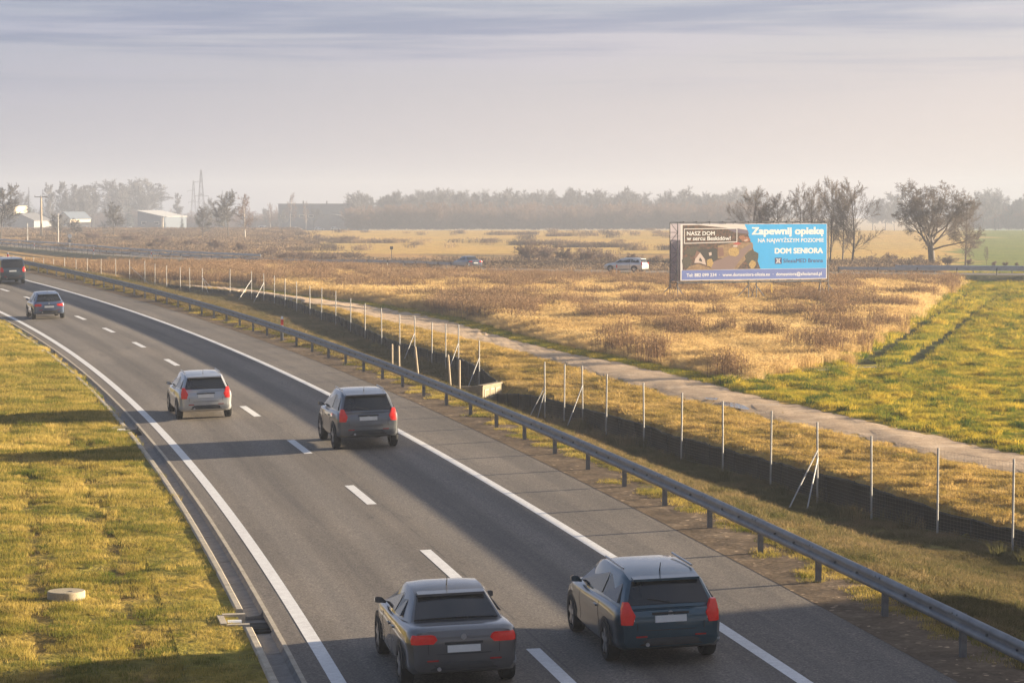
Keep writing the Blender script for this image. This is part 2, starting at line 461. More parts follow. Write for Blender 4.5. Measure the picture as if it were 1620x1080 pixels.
def tint(x, y):
    s, o = road_so(x, y)
    of = np.interp(s, F_S, F_O)
    n1 = vnoise(x, y, 18, 21); n2 = vnoise(x, y, 6, 22); n3 = vnoise(x, y, 55, 23)
    def mixc(a, b, t): t = np.clip(t, 0, 1)[..., None]; return np.array(a) * (1 - t) + np.array(b) * t
    wheel = np.minimum(np.abs(o - VLINES[0]), np.abs(o - VLINES[1]))
    verge = mixc((.24,.185,.055), (.13,.135,.035), .45 + .7*n2 + .4*n1)
    verge = verge * (1 - .7 * np.exp(-(wheel / .28) ** 2))[..., None] + np.array((.15,.10,.05)) * (.7 * np.exp(-(wheel / .28) ** 2))[..., None]
    ditch = mixc((.16,.14,.062), (.115,.12,.045), .5 + .9*n2)
    bank = mixc((.33,.23,.095), (.24,.18,.065), .5 + .8*n2)
    weed = mixc((.36,.25,.115), (.25,.165,.085), .5 + .7*n1 + .4*n2)
    mead = mixc((.20,.175,.04), (.10,.12,.025), .45 + .8*n2 + .5*n1)
    gold = mixc((.38,.27,.115), (.34,.26,.12), .5 + n3)
    scrub = mixc((.30,.195,.105), (.13,.105,.07), .5 + 1.1*n1 + .6*n2)
    green = mixc((.11,.155,.045), (.14,.17,.05), .5 + n1)
    c = np.where((o < 0)[..., None], verge, np.where((o < of + 1.0)[..., None], ditch, bank))
    pasttrk = (x > trk_hi_x(y)) & (o > of + 1) & (y > 60) | (y > 250)
    ismead = (x > EDGE(y) + 0.8*n2 + 1.0*n1) & (y < 300)
    rd = rut_dist(x, y); mead = np.where((rd < .8)[..., None], np.array((.055,.065,.018)), mead)
    nearverge = (x - trk_hi_x(y) < 1.1 + .5*n2) & (y < 240)
    f = np.where(ismead[..., None], mead, np.where(nearverge[..., None], mixc((.27,.21,.06),(.2,.18,.05), .5+n2), weed))
    c = np.where((pasttrk & (o > of + 1))[..., None], f, c)
    beh = behind_r2(x, y) & (o > of + 2)
    u = 810 + FPX * x / np.maximum(y, 1)
    xg = x + 18*n3
    fg = np.where(((y > 420) | (x > 30))[..., None], gold, scrub)
    fg = np.where((xg < -0.088*y)[..., None], scrub, fg)
    fg = np.where(((x > 0.172*y + 6*n2) & (y > 300))[..., None], green, fg)
    fg = np.where(((y > 560) & (xg < -0.088*y))[..., None], mixc((.17,.125,.085),(.11,.10,.07), .5+n1), fg)
    c = np.where(beh[..., None], fg, c)
    return np.clip(c * np.array([1.25, 1.10, .72]), 0.01, 1)

def ground_mat():
    t = NT('grass_ground')
    at = t.new('ShaderNodeAttribute', attribute_name='tint').outputs['Color']
    f1 = t.noise(2.2, 5, 0.65); f2 = t.noise(0.35, 4, 0.6); f3 = t.noise(11, 3, 0.7)
    c = t.mix(1.0, at, t.ramp(f1, [(0.28, 0.55), (0.5, 1.0), (0.75, 1.45)]), 'MULTIPLY')
    c = t.mix(1.0, c, t.ramp(f2, [(0.3, 0.75), (0.7, 1.2)]), 'MULTIPLY')
    c = t.mix(1.0, c, t.ramp(f3, [(0.3, 0.7), (0.7, 1.25)]), 'MULTIPLY')
    t.bump(f1, 0.8, 0.25)
    return t.done(c, 0.95, 0, 0.1)
M['ground'] = ground_mat()
def axis(segs):
    out = []
    for a, b, st in segs: out += list(np.arange(a, b - st * 0.3, st))
    return np.array(out + [segs[-1][1]])
gx = axis([(-2600,-900,170),(-900,-300,40),(-300,-100,10),(-100,-62,2),(-62,60,.55),(60,110,2),(110,320,10),(320,900,40),(900,2600,170)])
gy = axis([(-180,20,8),(20,36,1.2),(36,150,.55),(150,300,.9),(300,420,3),(420,900,12),(900,1700,50),(1700,3100,140)])
X, Y = np.meshgrid(gx, gy)
Z = ground_z(X, Y)
S_, O_ = road_so(X, Y)
TN = tint(X, Y)
nx, ny = len(gx), len(gy)
idx = np.arange(nx * ny).reshape(ny, nx)
quad = np.stack([idx[:-1,:-1], idx[:-1,1:], idx[1:,1:], idx[1:,:-1]], -1).reshape(-1, 4)
sc_ = (S_[:-1,:-1] + S_[1:,1:]).ravel() / 2; oc_ = (O_[:-1,:-1] + O_[1:,1:]).ravel() / 2
fine_ = ((X[:-1,1:] - X[:-1,:-1]).ravel() < 3)
hole = (oc_ > -5.0) & (oc_ < 6.3) & (sc_ > 14) & (sc_ < 290) & fine_
quad = quad[~hole]
def np_mesh(name, verts, faces, mat=None, attr=None):
    me = bpy.data.meshes.new(name)
    n, k = faces.shape
    me.vertices.add(len(verts)); me.vertices.foreach_set('co', np.ascontiguousarray(verts, np.float32).ravel())
    me.loops.add(n * k); me.loops.foreach_set('vertex_index', np.ascontiguousarray(faces, np.int32).ravel())
    me.polygons.add(n); me.polygons.foreach_set('loop_start', np.arange(0, n * k, k, dtype=np.int32))
    me.update(calc_edges=True)
    if attr is not None:
        a = me.color_attributes.new('tint', 'FLOAT_COLOR', 'POINT')
        a.data.foreach_set('color', np.concatenate([attr.reshape(-1, 3), np.ones((len(verts), 1))], 1).astype(np.float32).ravel())
    if mat: me.materials.append(mat)
    return me
me = np_mesh('ground', np.stack([X, Y, Z], -1).reshape(-1, 3), quad, M['ground'], TN)
me.polygons.foreach_set('use_smooth', [True] * len(me.polygons))
ground = tag(link('ground', me), 'grassy plain of mown verges, weeds and far fields', kind='structure')

# ------------------------------------------------------------------ the carriageway
def strip(name, s0, s1, ds, offs, mat, dz=0.0, uvs=True, zfun=None, parent=None, wob=0.0, attr=None):
    ss = np.arange(s0, s1 + 1e-6, ds); offs = np.array(offs, float)
    S, O = np.meshgrid(ss, offs, indexing='ij')
    if wob:
        O = O.copy(); O[:, 0] += wob * vnoise(S[:, 0], 0*S[:, 0], 2.3, 31) + wob * 0.6 * vnoise(S[:, 0], 0*S[:, 0], 0.7, 32)
    th = TH0 - S / RC
    x = CX + (RC + O) * np.cos(th); y = CY - (RC + O) * np.sin(th)
    z = (GR * S + GV * S * S / 2 + O * CF if zfun is None else zfun(x, y, S, O)) + dz
    n, k = S.shape
    ii = np.arange(n * k).reshape(n, k)
    q = np.stack([ii[:-1,:-1], ii[:-1,1:], ii[1:,1:], ii[1:,:-1]], -1).reshape(-1, 4)
    m = np_mesh(name, np.stack([x, y, z], -1).reshape(-1, 3), q, mat, attr(x, y) if attr else None)
    if uvs:
        uv = m.uv_layers.new(name='UVMap')
        lv = np.empty(len(m.loops), np.int32); m.loops.foreach_get('vertex_index', lv)
        uv.data.foreach_set('uv', np.stack([O.ravel(), S.ravel()], -1)[lv].astype(np.float32).ravel())
    return link(name, m, parent)
road = tag(strip('road', -40, 292, 1.0, [-4.02, -2, 0, 2, 4, 5.85], M['asphalt']), 'two-lane grey motorway carriageway curving away to the left', kind='structure')
tag(strip('edge_line', -40, 291, 1.0, [-3.64, -3.40], M['paint'], 0.004, parent=road), 'solid white edge line beside the concrete gutter')
tag(strip('edge_line', -40, 291, 1.0, [3.42, 3.66], M['paint'], 0.004, parent=road), 'solid white edge line beside the paved shoulder')
for n in range(-5, 21):
    s = 44.63 + 12 * n
    strip('lane_dash', s - 4, s, 1.0, [-0.12, 0.12], M['paint'], 0.004, parent=road)
# gravel verge under the guardrail and a clean edge of the left verge
def gravel_mat():
    t = NT('gravel')
    n = t.noise(1.1, 5, 0.65); f = t.new('ShaderNodeTexVoronoi'); f.inputs['Scale'].default_value = 13
    t.l.new(t.new('ShaderNodeNewGeometry').outputs['Position'], f.inputs['Vector'])
    c = t.ramp(n, [(0.3, (.10,.072,.048)), (0.55, (.17,.122,.08)), (0.75, (.24,.18,.122))])
    c = t.mix(1.0, c, t.ramp(f.outputs['Color'], [(0.1, 0.7), (0.75, 1.0), (0.88, 1.2), (0.93, 2.6)]), 'MULTIPLY')
    t.bump(n, 0.6, 0.08)
    return t.done(c, 0.95, 0, 0.1)
M['gravel'] = gravel_mat()
tag(strip('gravel_verge', 10, 292, .35, [5.80, 6.1, 6.4, 6.7, 7.0, 7.35], M['gravel'], 0.004,
    zfun=lambda x, y, S, O: rz_(S) + O*CF + 0.02*vnoise(x, y, .8, 41)*sm((O-5.9)/.3) - 0.02*(O > 7.3), wob=0.0), 'stony brown verge strip under the guardrail', kind='structure')
tag(strip('grass_verge', 10, 292, .5, [-5.9, -5.5, -5.1, -4.8, -4.62], M['ground'], 0.0,
    zfun=lambda x, y, S, O: ground_z(x, y) + 0.02, attr=tint), 'mown grass edge beside the concrete gutter', kind='structure')

# concrete drainage channel: every slab and kerb stone a piece
chan = tag(strip('drainage_channel', 10, 250, 1.0, [-4.68, -4.00], M['gutter'], -0.16), 'sunken concrete gutter along the inner road edge', kind='structure')
def slab_mesh(L):
    mb = MB(); g = .012
    prof = [(-.02,.0),(-.05,.0),(-.10,-.075),(-.33,-.095),(-.42,-.07),(-.42,-.15),(-.02,-.15)]
    mb.loft([[(o, g, z) for o, z in prof], [(o, L - g, z) for o, z in prof]])
    return mb.mesh('gutter_slab', M['gutter'])
def kerb_mesh(L):
    mb = MB(); g = .006
    prof = [(-.42,-.14),(-.42,.045),(-.435,.06),(-.535,.06),(-.55,.045),(-.55,-.14)]
    mb.loft([[(o, g, z) for o, z in prof], [(o, L - g, z) for o, z in prof]])
    return mb.mesh('kerb_stone', M['concrete'])
def rim_mesh(L):
    mb = MB(); mb.box(-.045, .035, .004, L-.004, -.1, .012)
    return mb.mesh('edge_stone', M['concrete'])

sl, kb, rm = slab_mesh(1.0), kerb_mesh(1.0), rim_mesh(1.0)
INLETS = [on_road(402, 982)[0], on_road(203, 680)[0], on_road(62, 556)[0]]
for k in range(40, 246):
    s = float(k)
    h = heading(s + .5)
    gap = any(abs(s + .5 - q) < .6 for q in INLETS)
    for nm, m_ in (('gutter_slab', sl), ('kerb_stone', kb), ('edge_stone', rm)):
        if gap and nm != 'edge_stone': continue
        o = link(nm, m_, chan)
        o.location = road_pt(s, -4.05, random.uniform(-.004, .004)) + Vector((0, 0, 0))
        o.rotation_euler = (GR + GV*s, -CF, -h)
for s, lab in zip(INLETS, ['nearest side inlet of the gutter, above the lower picture edge', 'middle side inlet of the gutter beside the curved edge line', 'farthest side inlet of the gutter at the verge\'s narrow end']):
    e = empty('drain_inlet', road_pt(s, -4.05), -heading(s), lab, 'drain inlet', 'side inlets of the gutter')
    mb = MB(); mb.box(-.42, -.03, -.45, .45, -.15, -.12); mb.build('pit_floor', M['iron'], e)
    mb = MB()
    for k in range(5): mb.box(-.40, -.05, -.34 + k*.15, -.28 + k*.15, -.115, -.085)
    mb.build('grating', M['iron'], e)
    mb = MB(); mb.box(-.85, -.43, .42, .58, -.14, .06); mb.build('kerb_stone', M['concrete'], e)
    mb = MB(); mb.box(-.85, -.43, -.58, -.44, -.14, .03); mb.build('kerb_stone', M['concrete'], e)
    mb = MB(); mb.box(-.95, -.83, -.50, .50, -.14, .045); mb.build('back_stone', M['concrete'], e)
    mb = MB(); mb.tube((-.80, -.15, -.02), (-.55, -.15, -.02), .07, n=10); mb.build('outlet_pipe', M['white'], e)

# ------------------------------------------------------------------ guardrails
WPROF = [(0,.752),(.035,.750),(.075,.715),(.083,.680),(.076,.657),(.020,.648),(.014,.612),(.020,.577),(.075,.545),(.083,.505),(.075,.466),(.035,.440),(0,.438),(-.004,.438),(-.004,.752)]
def post_mesh(h=.72):
    # open C section, the open side along the rail
    mb = MB(); w, d, t = .055, .045, .006
    for (x0, x1, y0, y1) in ((-w, w, d - t, d), (-w, -w + t, -d, d - t), (w - t, w, -d, d - t), (-w, -w + .025, -d - t, -d), (w - .025, w, -d - t, -d)):
        mb.box(x0, x1, y0, y1, -.3, h)
    return mb.mesh('post', M['zinc_dark'])
PM = post_mesh()
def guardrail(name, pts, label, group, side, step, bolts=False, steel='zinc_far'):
    """pts: feet of the rail's posts; side: +1 when traffic is on the left of the walking direction"""
    root = empty(name, pts[0], 0, label, 'guardrail', group)
    org = Vector(pts[0]); bm_b = MB()
    for i, (a, b) in enumerate(zip(pts, pts[1:])):
        a, b = Vector(a) - org, Vector(b) - org
        d = (b - a); hv = Vector((d.x, d.y, 0)).normalized(); nrm = Vector((-hv.y, hv.x, 0)) * side
        mb = MB()
        ov = hv * .12; pr = .003 * (i % 2)
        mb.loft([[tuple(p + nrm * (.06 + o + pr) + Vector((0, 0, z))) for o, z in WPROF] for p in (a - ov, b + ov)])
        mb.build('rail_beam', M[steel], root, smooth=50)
        p = link('post', PM, root, a)
        p.rotation_euler = (0, 0, math.atan2(hv.y, hv.x) + (pi if side < 0 else 0))
        if bolts:
            for so in (-.11, .11):
                for z, oo in ((.705, .14), (.488, .145)):
                    c = a + hv * so + nrm * oo + Vector((0, 0, z))
                    bm_b.tube(c, c + nrm * .012 + Vector((0, 0, .004)), .016, n=5)
            for q in (.33, .66):                     # spacer straps seen in the valley of the beam
                c = a.lerp(b, q) + nrm * .086 + Vector((0, 0, .595))
                bm_b.box(c.x-.03, c.x+.03, c.y-.012, c.y+.012, c.z-.02, c.z+.02)
    p = link('post', PM, root, Vector(pts[-1]) - org)
    if bolts: tag(bm_b.build('bolts', M['zinc_dark'], root), kind='stuff')
    return root
rail_pts = []
for n in range(-4, 56):
    l = 42.0 + 4 * n
    s = l / (1 + 6.5725 / RC)
    rail_pts.append(road_pt(s, 6.5725))
guardrail('guardrail', rail_pts, 'long grey steel guardrail beside the motorway shoulder', None, 1, 4, True, 'zinc')
def resample(pts, step):
    out = [Vector(pts[0])]; acc = 0
    for a, b in zip(pts, pts[1:]):
        L = (b - a).length
        while acc + L >= step:
            t = (step - acc) / L; a = a.lerp(b, t); out.append(a.copy()); L = (b - a).length; acc = 0
        acc += L
    return out
def shifted(pts, off):
    out = []
    for i, p in enumerate(pts):
        d = (pts[min(i+1, len(pts)-1)] - pts[max(i-1, 0)]); n = Vector((-d.y, d.x, 0)).normalized()
        out.append(p + n * off)
    return out
# R2D runs right to left; its left-hand side faces the camera
near2 = shifted(R2D, 0.0)
def u_of(p): return 810 + FPX * p.x / p.y
left_near = [p for p in near2 if u_of(p) < 745]
right_near = [p for p in near2 if u_of(p) > 1312]
far2 = shifted(R2D, -8.5)
left_far = [p for p in far2 if u_of(p) < 420]
right_far = [p for p in far2 if u_of(p) > 1395]
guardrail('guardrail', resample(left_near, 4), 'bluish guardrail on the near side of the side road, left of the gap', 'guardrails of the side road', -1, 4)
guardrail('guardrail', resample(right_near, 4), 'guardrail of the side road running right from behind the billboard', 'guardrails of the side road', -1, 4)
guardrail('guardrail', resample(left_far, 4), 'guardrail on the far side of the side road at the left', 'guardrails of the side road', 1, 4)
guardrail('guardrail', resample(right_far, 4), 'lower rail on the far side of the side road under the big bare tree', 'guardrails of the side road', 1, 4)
# the side road on its low embankment
def bank_strip(name, base, offs_z, mat, label, attr=None):
    rows = []
    for i, p in enumerate(base):
        d = base[min(i+1, len(base)-1)] - base[max(i-1, 0)]; n = Vector((-d.y, d.x, 0)).normalized()
        row = []
        for o, dz in offs_z:
            q = p + n * o
            q.z = p.z + dz if dz is not None else gz(q.x, q.y) - .15
            row.append(tuple(q))
        rows.append(row)
    n, k = len(rows), len(offs_z)
    ii = np.arange(n * k).reshape(n, k)
    q = np.stack([ii[:-1,:-1], ii[1:,:-1], ii[1:,1:], ii[:-1,1:]], -1).reshape(-1, 4)[:, ::-1]
    v = np.array(rows).reshape(-1, 3)
    me = np_mesh(name, v, q, mat, attr(v[:, 0], v[:, 1]) if attr else None)
    return tag(link(name, me), label, kind='structure')
bank_strip('side_road', R2D, [(-.6, .0), (-8.0, .0)], M['asphalt'], 'distant side road crossing behind the billboard')
def bank_tint(x, y):
    n = vnoise(x, y, 7, 51); t = np.clip(.5 + n, 0, 1)[:, None]
    return np.array((.10,.10,.045)) * t + np.array((.19,.15,.07)) * (1 - t)
bank_strip('embankment', R2D, [(4.2, None), (2.0, -.5), (.8, -.02), (-.62, -.02)], M['ground'], 'low grassy embankment carrying the side road', bank_tint)
bank_strip('embankment', R2D, [(-7.98, -.02), (-9.4, -.02), (-12.5, None)], M['ground'], 'far grassy shoulder of the side road', bank_tint)

# ------------------------------------------------------------------ gravel farm track with puddles
def track_mat():
    t = NT('track_gravel')
    n = t.noise(0.8, 5, 0.65); f = t.noise(14, 3, 0.7)
    c = t.ramp(n, [(0.3, (.31,.22,.145)), (0.55, (.42,.31,.21)), (0.75, (.53,.41,.30))])
    c = t.mix(1.0, c, t.ramp(f, [(0.25, 0.6), (0.5, 1.0), (0.75, 1.5)]), 'MULTIPLY')
    t.bump(f, 0.5, 0.04)
    return t.done(c, 0.95, 0, 0.1)
M['track'] = track_mat()
lo, hi = dense(TL, 1.5), dense(TH, 1.5)
def resn(pts, n):
    L = np.concatenate([[0], np.cumsum([(b - a).length for a, b in zip(pts, pts[1:])])]); t = np.linspace(0, L[-1], n)
    A = np.array([tuple(p) for p in pts]); return np.stack([np.interp(t, L, A[:, k]) for k in range(3)], 1)
n = 240
A, B = resn(lo, n), resn(hi, n)
w = np.linspace(0, 1, 7)
V = A[:, None] * (1 - w)[None, :, None] + B[:, None] * w[None, :, None]
jit = vnoise(V[..., 0], V[..., 1], 1.7, 61)
V[:, 0, 0] -= .25 * jit[:, 0] ; V[:, -1, 0] += .25 * jit[:, -1]
V[..., 2] = ground_z(V[..., 0], V[..., 1]) + np.array([.0, .03, .022, .04, .022, .03, .0])
ii = np.arange(n * 7).reshape(n, 7)
q = np.stack([ii[:-1,:-1], ii[:-1,1:], ii[1:,1:], ii[1:,:-1]], -1).reshape(-1, 4)
me = np_mesh('gravel_track', V.reshape(-1, 3), q, M['track'])
tag(link('gravel_track', me), 'grey gravel farm track running between fence and field', kind='structure')
def patch(name, outline, mat, dz, label):
    mb = MB(); pts = [gpt(*q) for q in outline]
    pts = dense(pts + [pts[0]], .8)[:-1]
    for p in pts: p.z = gz(p.x, p.y) + dz
    c = sum(pts, Vector()) / len(pts); c.z = gz(c.x, c.y) + dz
    for a, b in zip(pts, pts[1:] + pts[:1]): mb.poly([c, a, b])
    return tag(mb.build(name, mat), label, kind='structure')
M['dirt'] = mottled('bare_earth', (.27,.20,.125), (.40,.30,.19), 1.2, 0.95, 0, .4, obj=False)
patch('dirt_path', [(1130,604),(1180,596),(1260,588),(1340,582),(1425,579),(1400,583),(1330,590),(1250,598),(1180,606)], M['dirt'], .035, 'bare earth lane turning off the gravel track into the meadow')
t = NT('puddle_water'); t.bump(t.noise(6, 2), 0.02, 0.01); M['water'] = t.done((.05,.05,.05), 0.05, 0, 0.6)
M['water'].node_tree.nodes['Principled BSDF'].inputs['IOR'].default_value = 1.33
def flat_patch(name, outline, mat, label):
    pts = [gpt(*q) for q in outline]; z = max(gz(p.x, p.y) for p in pts) + .055
    pts = dense(pts + [pts[0]], .4)[:-1]; mb = MB()
    c = sum(pts, Vector()) / len(pts)
    for a, b in zip(pts, pts[1:] + pts[:1]): mb.poly([(c.x, c.y, z), (a.x, a.y, z), (b.x, b.y, z)])
    return tag(mb.build(name, mat), label, kind='structure')
flat_patch('puddle', [(1114,632),(1124,631.5),(1136,634),(1133,637),(1120,636.5)], M['water'], 'small puddle on the gravel track, left one of two')
flat_patch('puddle', [(1139,638.5),(1150,638),(1166,640.5),(1180,645.5),(1186,650),(1172,649),(1158,646),(1142,643)], M['water'], 'longer bright puddle on the gravel track')

# ------------------------------------------------------------------ wildlife fence
def hat(mb, p, h, r=.028, lean=(0, 0)):
    p = Vector(p); t = p + Vector((lean[0], lean[1], h))
    mb.tube(p - Vector((0, 0, .2)), t, r, n=8)
def fence(name, pts, label, braces, mesh_to=None):
    org = pts[0].copy()
    root = empty(name, org, 0, label, 'fence', 'wildlife fences along the motorway')
    for i, p in enumerate(pts):
        mb = MB(); hat(mb, p - org, POST_H + random.uniform(-.03, .03), .030, (random.uniform(-.03, .03), random.uniform(-.03, .03)))
        mb.build('post', M['post_zinc'], root, smooth=40)
    for (i, du, dd, top) in braces:
        p = pts[i] - org
        mb = MB(); f = Vector((p.x + du, p.y + dd, 0)); f.z = gz(f.x + org.x, f.y + org.y) - org.z - .05
        mb.tube(f, p + Vector((0, 0, top)), .022, n=7)
        mb.build('brace', M['post_zinc'], root, smooth=40)
    mb = MB(); r = .0023
    hs = [.05,.12,.19,.27,.36,.46,.57,.69,.82,.96,1.11,1.27,1.43,1.60,1.77,1.95,2.13,2.28]
    k_ = mesh_to or len(pts)
    for a, b in zip(pts[:k_], pts[1:k_]):
        a, b = a - org, b - org
        for h in hs:
            mb.poly([a + Vector((0,0,h-r)), b + Vector((0,0,h-r)), b + Vector((0,0,h+r)), a + Vector((0,0,h+r))])
        L = (b - a).length; n = int(L / .16); d = (b - a) / L
        for q in range(1, n):
            c = a + d * (L * q / n)
            mb.poly([c - d*r, c + d*r, c + d*r + Vector((0,0,2.3)), c - d*r + Vector((0,0,2.3))])
    tag(mb.build('wire_mesh', M['wire'], root), kind='stuff')
    return root
fence('wildlife_fence', FA, 'near run of tall steel-post wire fence ending by the concrete culvert', [(6, -1.05, -1.4, 1.55), (6, -.55, -1.9, 1.3), (12, -.7, -.9, 1.6), (14, -.75, -.4, 1.35), (14, -.35, -.3, 1.2)])
fence('wildlife_fence', FB, 'far run of tall wire fence from the culvert to the distant bend', [(0, -.7, -1.2, 1.5), (1, -.6, -1.2, 1.4), (4, -.6, -1.0, 1.45), (15, -.8, -2, 1.6), (16, -1, -2.5, 1.6), (18, 1.0, -3, 1.6), (18, 1.9, -3.5, 1.5), (24, 3.0, -5, 1.7)], 30)

def membrane(name, pts, label):
    org = Vector((pts[0].x, pts[0].y, 0))
    root = empty(name, org, 0, label, 'barrier', 'amphibian barriers along the fence')
    P = dense(pts, .35)
    mb = MB()
    secs = []
    for i, p in enumerate(P):
        d = P[min(i+1, len(P)-1)] - P[max(i-1, 0)]; n = Vector((-d.y, d.x, 0)).normalized()
        wv = .035 * sin(i * .9) + random.uniform(-.02, .02)
        top = p + n * wv - org + Vector((0, 0, random.uniform(-.025, .025)))
        base = p + n * (.12) - org; base.z = min(gz(base.x + org.x + n.x * k_, base.y + org.y + n.y * k_) for k_ in (-1.2, -.7, 0, .7, 1.2)) - .25
        mid = top.lerp(base, .5) + n * random.uniform(-.04, .04)
        secs.append([tuple(top - n * .02 - Vector((0, 0, .05))), tuple(top), tuple(top + n * .05 - Vector((0, 0, .03))), tuple(mid), tuple(base)])
    mb.loft(secs, closed=False)
    mb.build('plastic_sheet', M['membrane'], root, smooth=60)
    for i in range(0, len(P), 6):
        p = P[i] - org
        mb = MB(); mb.box(p.x-.025, p.x+.025, p.y-.09, p.y-.045, p.z-.75, p.z+.01); mb.build('stake', M['black'], root)
    return root
membrane('amphibian_barrier', M1, 'far low black plastic barrier along the fence foot')
membrane('amphibian_barrier', M2, 'near low black plastic barrier winding behind the fence')

# culvert headwall and the wooden posts round it
h0, h1 = at_d(760, 640, 118.2), at_d(790, 640, 120.5)
zt = at_d(752, 611.5, 118).z
hw = empty('culvert_headwall', (h0.x, h0.y, zt), 0, 'concrete culvert headwall between the two fence runs', 'culvert')
mb = MB()
xl = at_d(716, 611, 116).x - h0.x
mb.box(xl, -.26, -.12, .14, -1.5, 0); mb.build('wing_wall', M['headwall'], hw)
mb = MB(); mb.box(-.27, .0, -.16, .18, -1.5, .012); mb.build('corner_pier', M['headwall'], hw)
L = (Vector((h1.x, h1.y, 0)) - Vector((h0.x, h0.y, 0))); ang = math.atan2(L.y, L.x)
mb = MB()
mb.loft([[tuple(Matrix.Rotation(ang, 3, 'Z') @ Vector((x, y, z))) for y, z in ((-.1,-1.5),(-.1,-.02),(.12,-.02),(.12,-1.5))] for x in (.03, L.length)])
mb.build('front_wall', M['headwall'], hw)
mb = MB()
mb.loft([[tuple(Matrix.Rotation(ang, 3, 'Z') @ Vector((x, y, z))) for y, z in ((-.14,-.02),(-.14,.05),(.15,.05),(.15,-.02))] for x in (-.02, L.length + .05)])
mb.build('coping', M['headwall'], hw)
R_ = Matrix.Rotation(ang, 3, 'Z')
for k in range(3):
    mb = MB(); x0 = .25 + k * (L.length - .3) / 3; ww = (L.length - .3) / 3 * .7
    for (a, b, c, d) in ((0, ww, -.16, -.20), (0, .05, -.16, -.55), (0, ww, -.51, -.55)):
        mb.loft([[tuple(R_ @ Vector((x, y, z))) for y, z in ((-.125, c), (-.125, d), (-.1, d), (-.1, c))] for x in (x0 + a, x0 + b)])
    mb.build('relief_block', M['concrete'], hw)
mb = MB(); mb.box(xl + .02, -.3, -.2, -.1, -1.4, -.35); mb.build('grating', M['iron'], hw)
for (u, vt, vb, d, lean, lab) in [(620.5,545,577,128,(0,0),'short wooden stake, first left of the culvert fence gap'),(631,548,583,126,(.02,0),'short wooden stake beside the leaning brace, left of the culvert'),
        (657,549,592,123,(.15,0),'leaning wooden stake standing in the ditch left of the culvert'),(709,562,611,119,(.12,0),'wooden stake just left of the culvert wall'),(727,570,617,117.2,(.0,0),'wooden stake against the culvert wing wall')]:
    t0, b0 = at_d(u, vt, d), at_d(u, vb, d)
    e = empty('wooden_stake', (b0.x, b0.y, b0.z), 0, lab, 'stake', 'wooden stakes near the culvert')
    mb = MB(); hat(mb, (lean[0], 0, 0), t0.z - b0.z, .045, (-lean[0], 0)); mb.build('shaft', M['wood_post'], e, smooth=40)
    mb = MB(); mb.tube((0, 0, t0.z - b0.z - .004), (0, 0, t0.z - b0.z + .035), .046, .02, n=8); mb.build('cap', M['wood_post'], e)

# delineator posts
def delineator(p, lab, h=.95):
    e = empty('delineator_post', p, 0, lab, 'road marker', 'white delineator posts with red bands')
    mb = MB(); mb.loft([[(-.06,-.04,z),(.06,-.04,z),(.05,.05,z),(-.05,.05,z)] for z in (-.3, h*.72)]); mb.build('post', M['white'], e)
    mb = MB(); mb.loft([[(-.062,-.042,z),(.062,-.042,z),(.052,.052,z),(-.052,.052,z)] for z in (h*.55, h*.85)]); mb.build('red_band', M['red'], e)
    mb = MB(); mb.loft([[(-.06,-.04,h*.851),(.06,-.04,h*.851),(.05,.05,h*.851),(-.05,.05,h*.851)], [(-.05,-.03,h),(.05,-.03,h),(.04,.04,h),(-.04,.04,h)]]); mb.build('cap', M['white'], e)
    return e
s = on_road(445, 545)[0]
def rail_mark(u, lab, dz):
    best = min(np.arange(60, 240, .25), key=lambda q: abs(u_of(road_pt(q, 6.7)) - u))
    p = road_pt(best, 6.72); p.z += dz
    delineator(p, lab)
rail_mark(445, 'red and white delineator clipped to the motorway guardrail mid-curve', .18)
rail_mark(12, 'red and white delineator at the far left end of the motorway guardrail', .18)
for u, lab in ((955, 'white delineator standing at the side road in front of the passing estate car'), (53, 'farthest pale delineator on the side road'), (149, 'pale delineator beside the side road below the lamp post'), (237, 'pale delineator on the far rail of the side road')):
    p = min(near2, key=lambda q: abs(u_of(q) - u)); delineator(p + Vector((0, -1.0, -.1)), lab, 1.1)

# manhole ring in the left verge
s, o = on_road(105, 958)
p = road_pt(s, o); p.z = gz(p.x, p.y)
mh = empty('manhole_cover', p, 0, 'round weathered concrete manhole slab lying in the left grass', 'manhole')
mb = MB(); mb.tube((0,0,-.1), (0,0,.12), .36, n=28); mb.tube((0,0,.12), (0,0,.135), .36, .345, n=28); mb.build('slab', M['old_concrete'], mh, smooth=35)
mb = MB(); mb.tube((0,0,-.2), (0,0,.02), .33, n=24); mb.build('ring', M['old_concrete'], mh, smooth=35)
mb = MB(); mb.tube((.1,-.1,.132), (.1,-.1,.142), .04, n=8); mb.build('lifting_eye', M['iron'], mh)

# the overpass the photograph was taken from
ov_a = math.atan2(.40, 1.0)
ov = tag(empty('overpass', (0, 0, 0), ov_a), 'concrete road overpass the view is taken from', None, None, 'structure')
mb = MB(); mb.box(-60, 60, -8.6, .30, 5.35, 6.3); tag(mb.build('deck', M['old_concrete'], ov), kind='structure')
mb = MB(); mb.box(-60, 60, .30, .55, 5.6, 7.35); tag(mb.build('parapet', M['old_concrete'], ov), kind='structure')
for x in (-26, 30):
    mb = MB(); mb.box(x, x + 1.2, -8, -1, -.6, 5.36); tag(mb.build('pier', M['old_concrete'], ov), kind='structure')

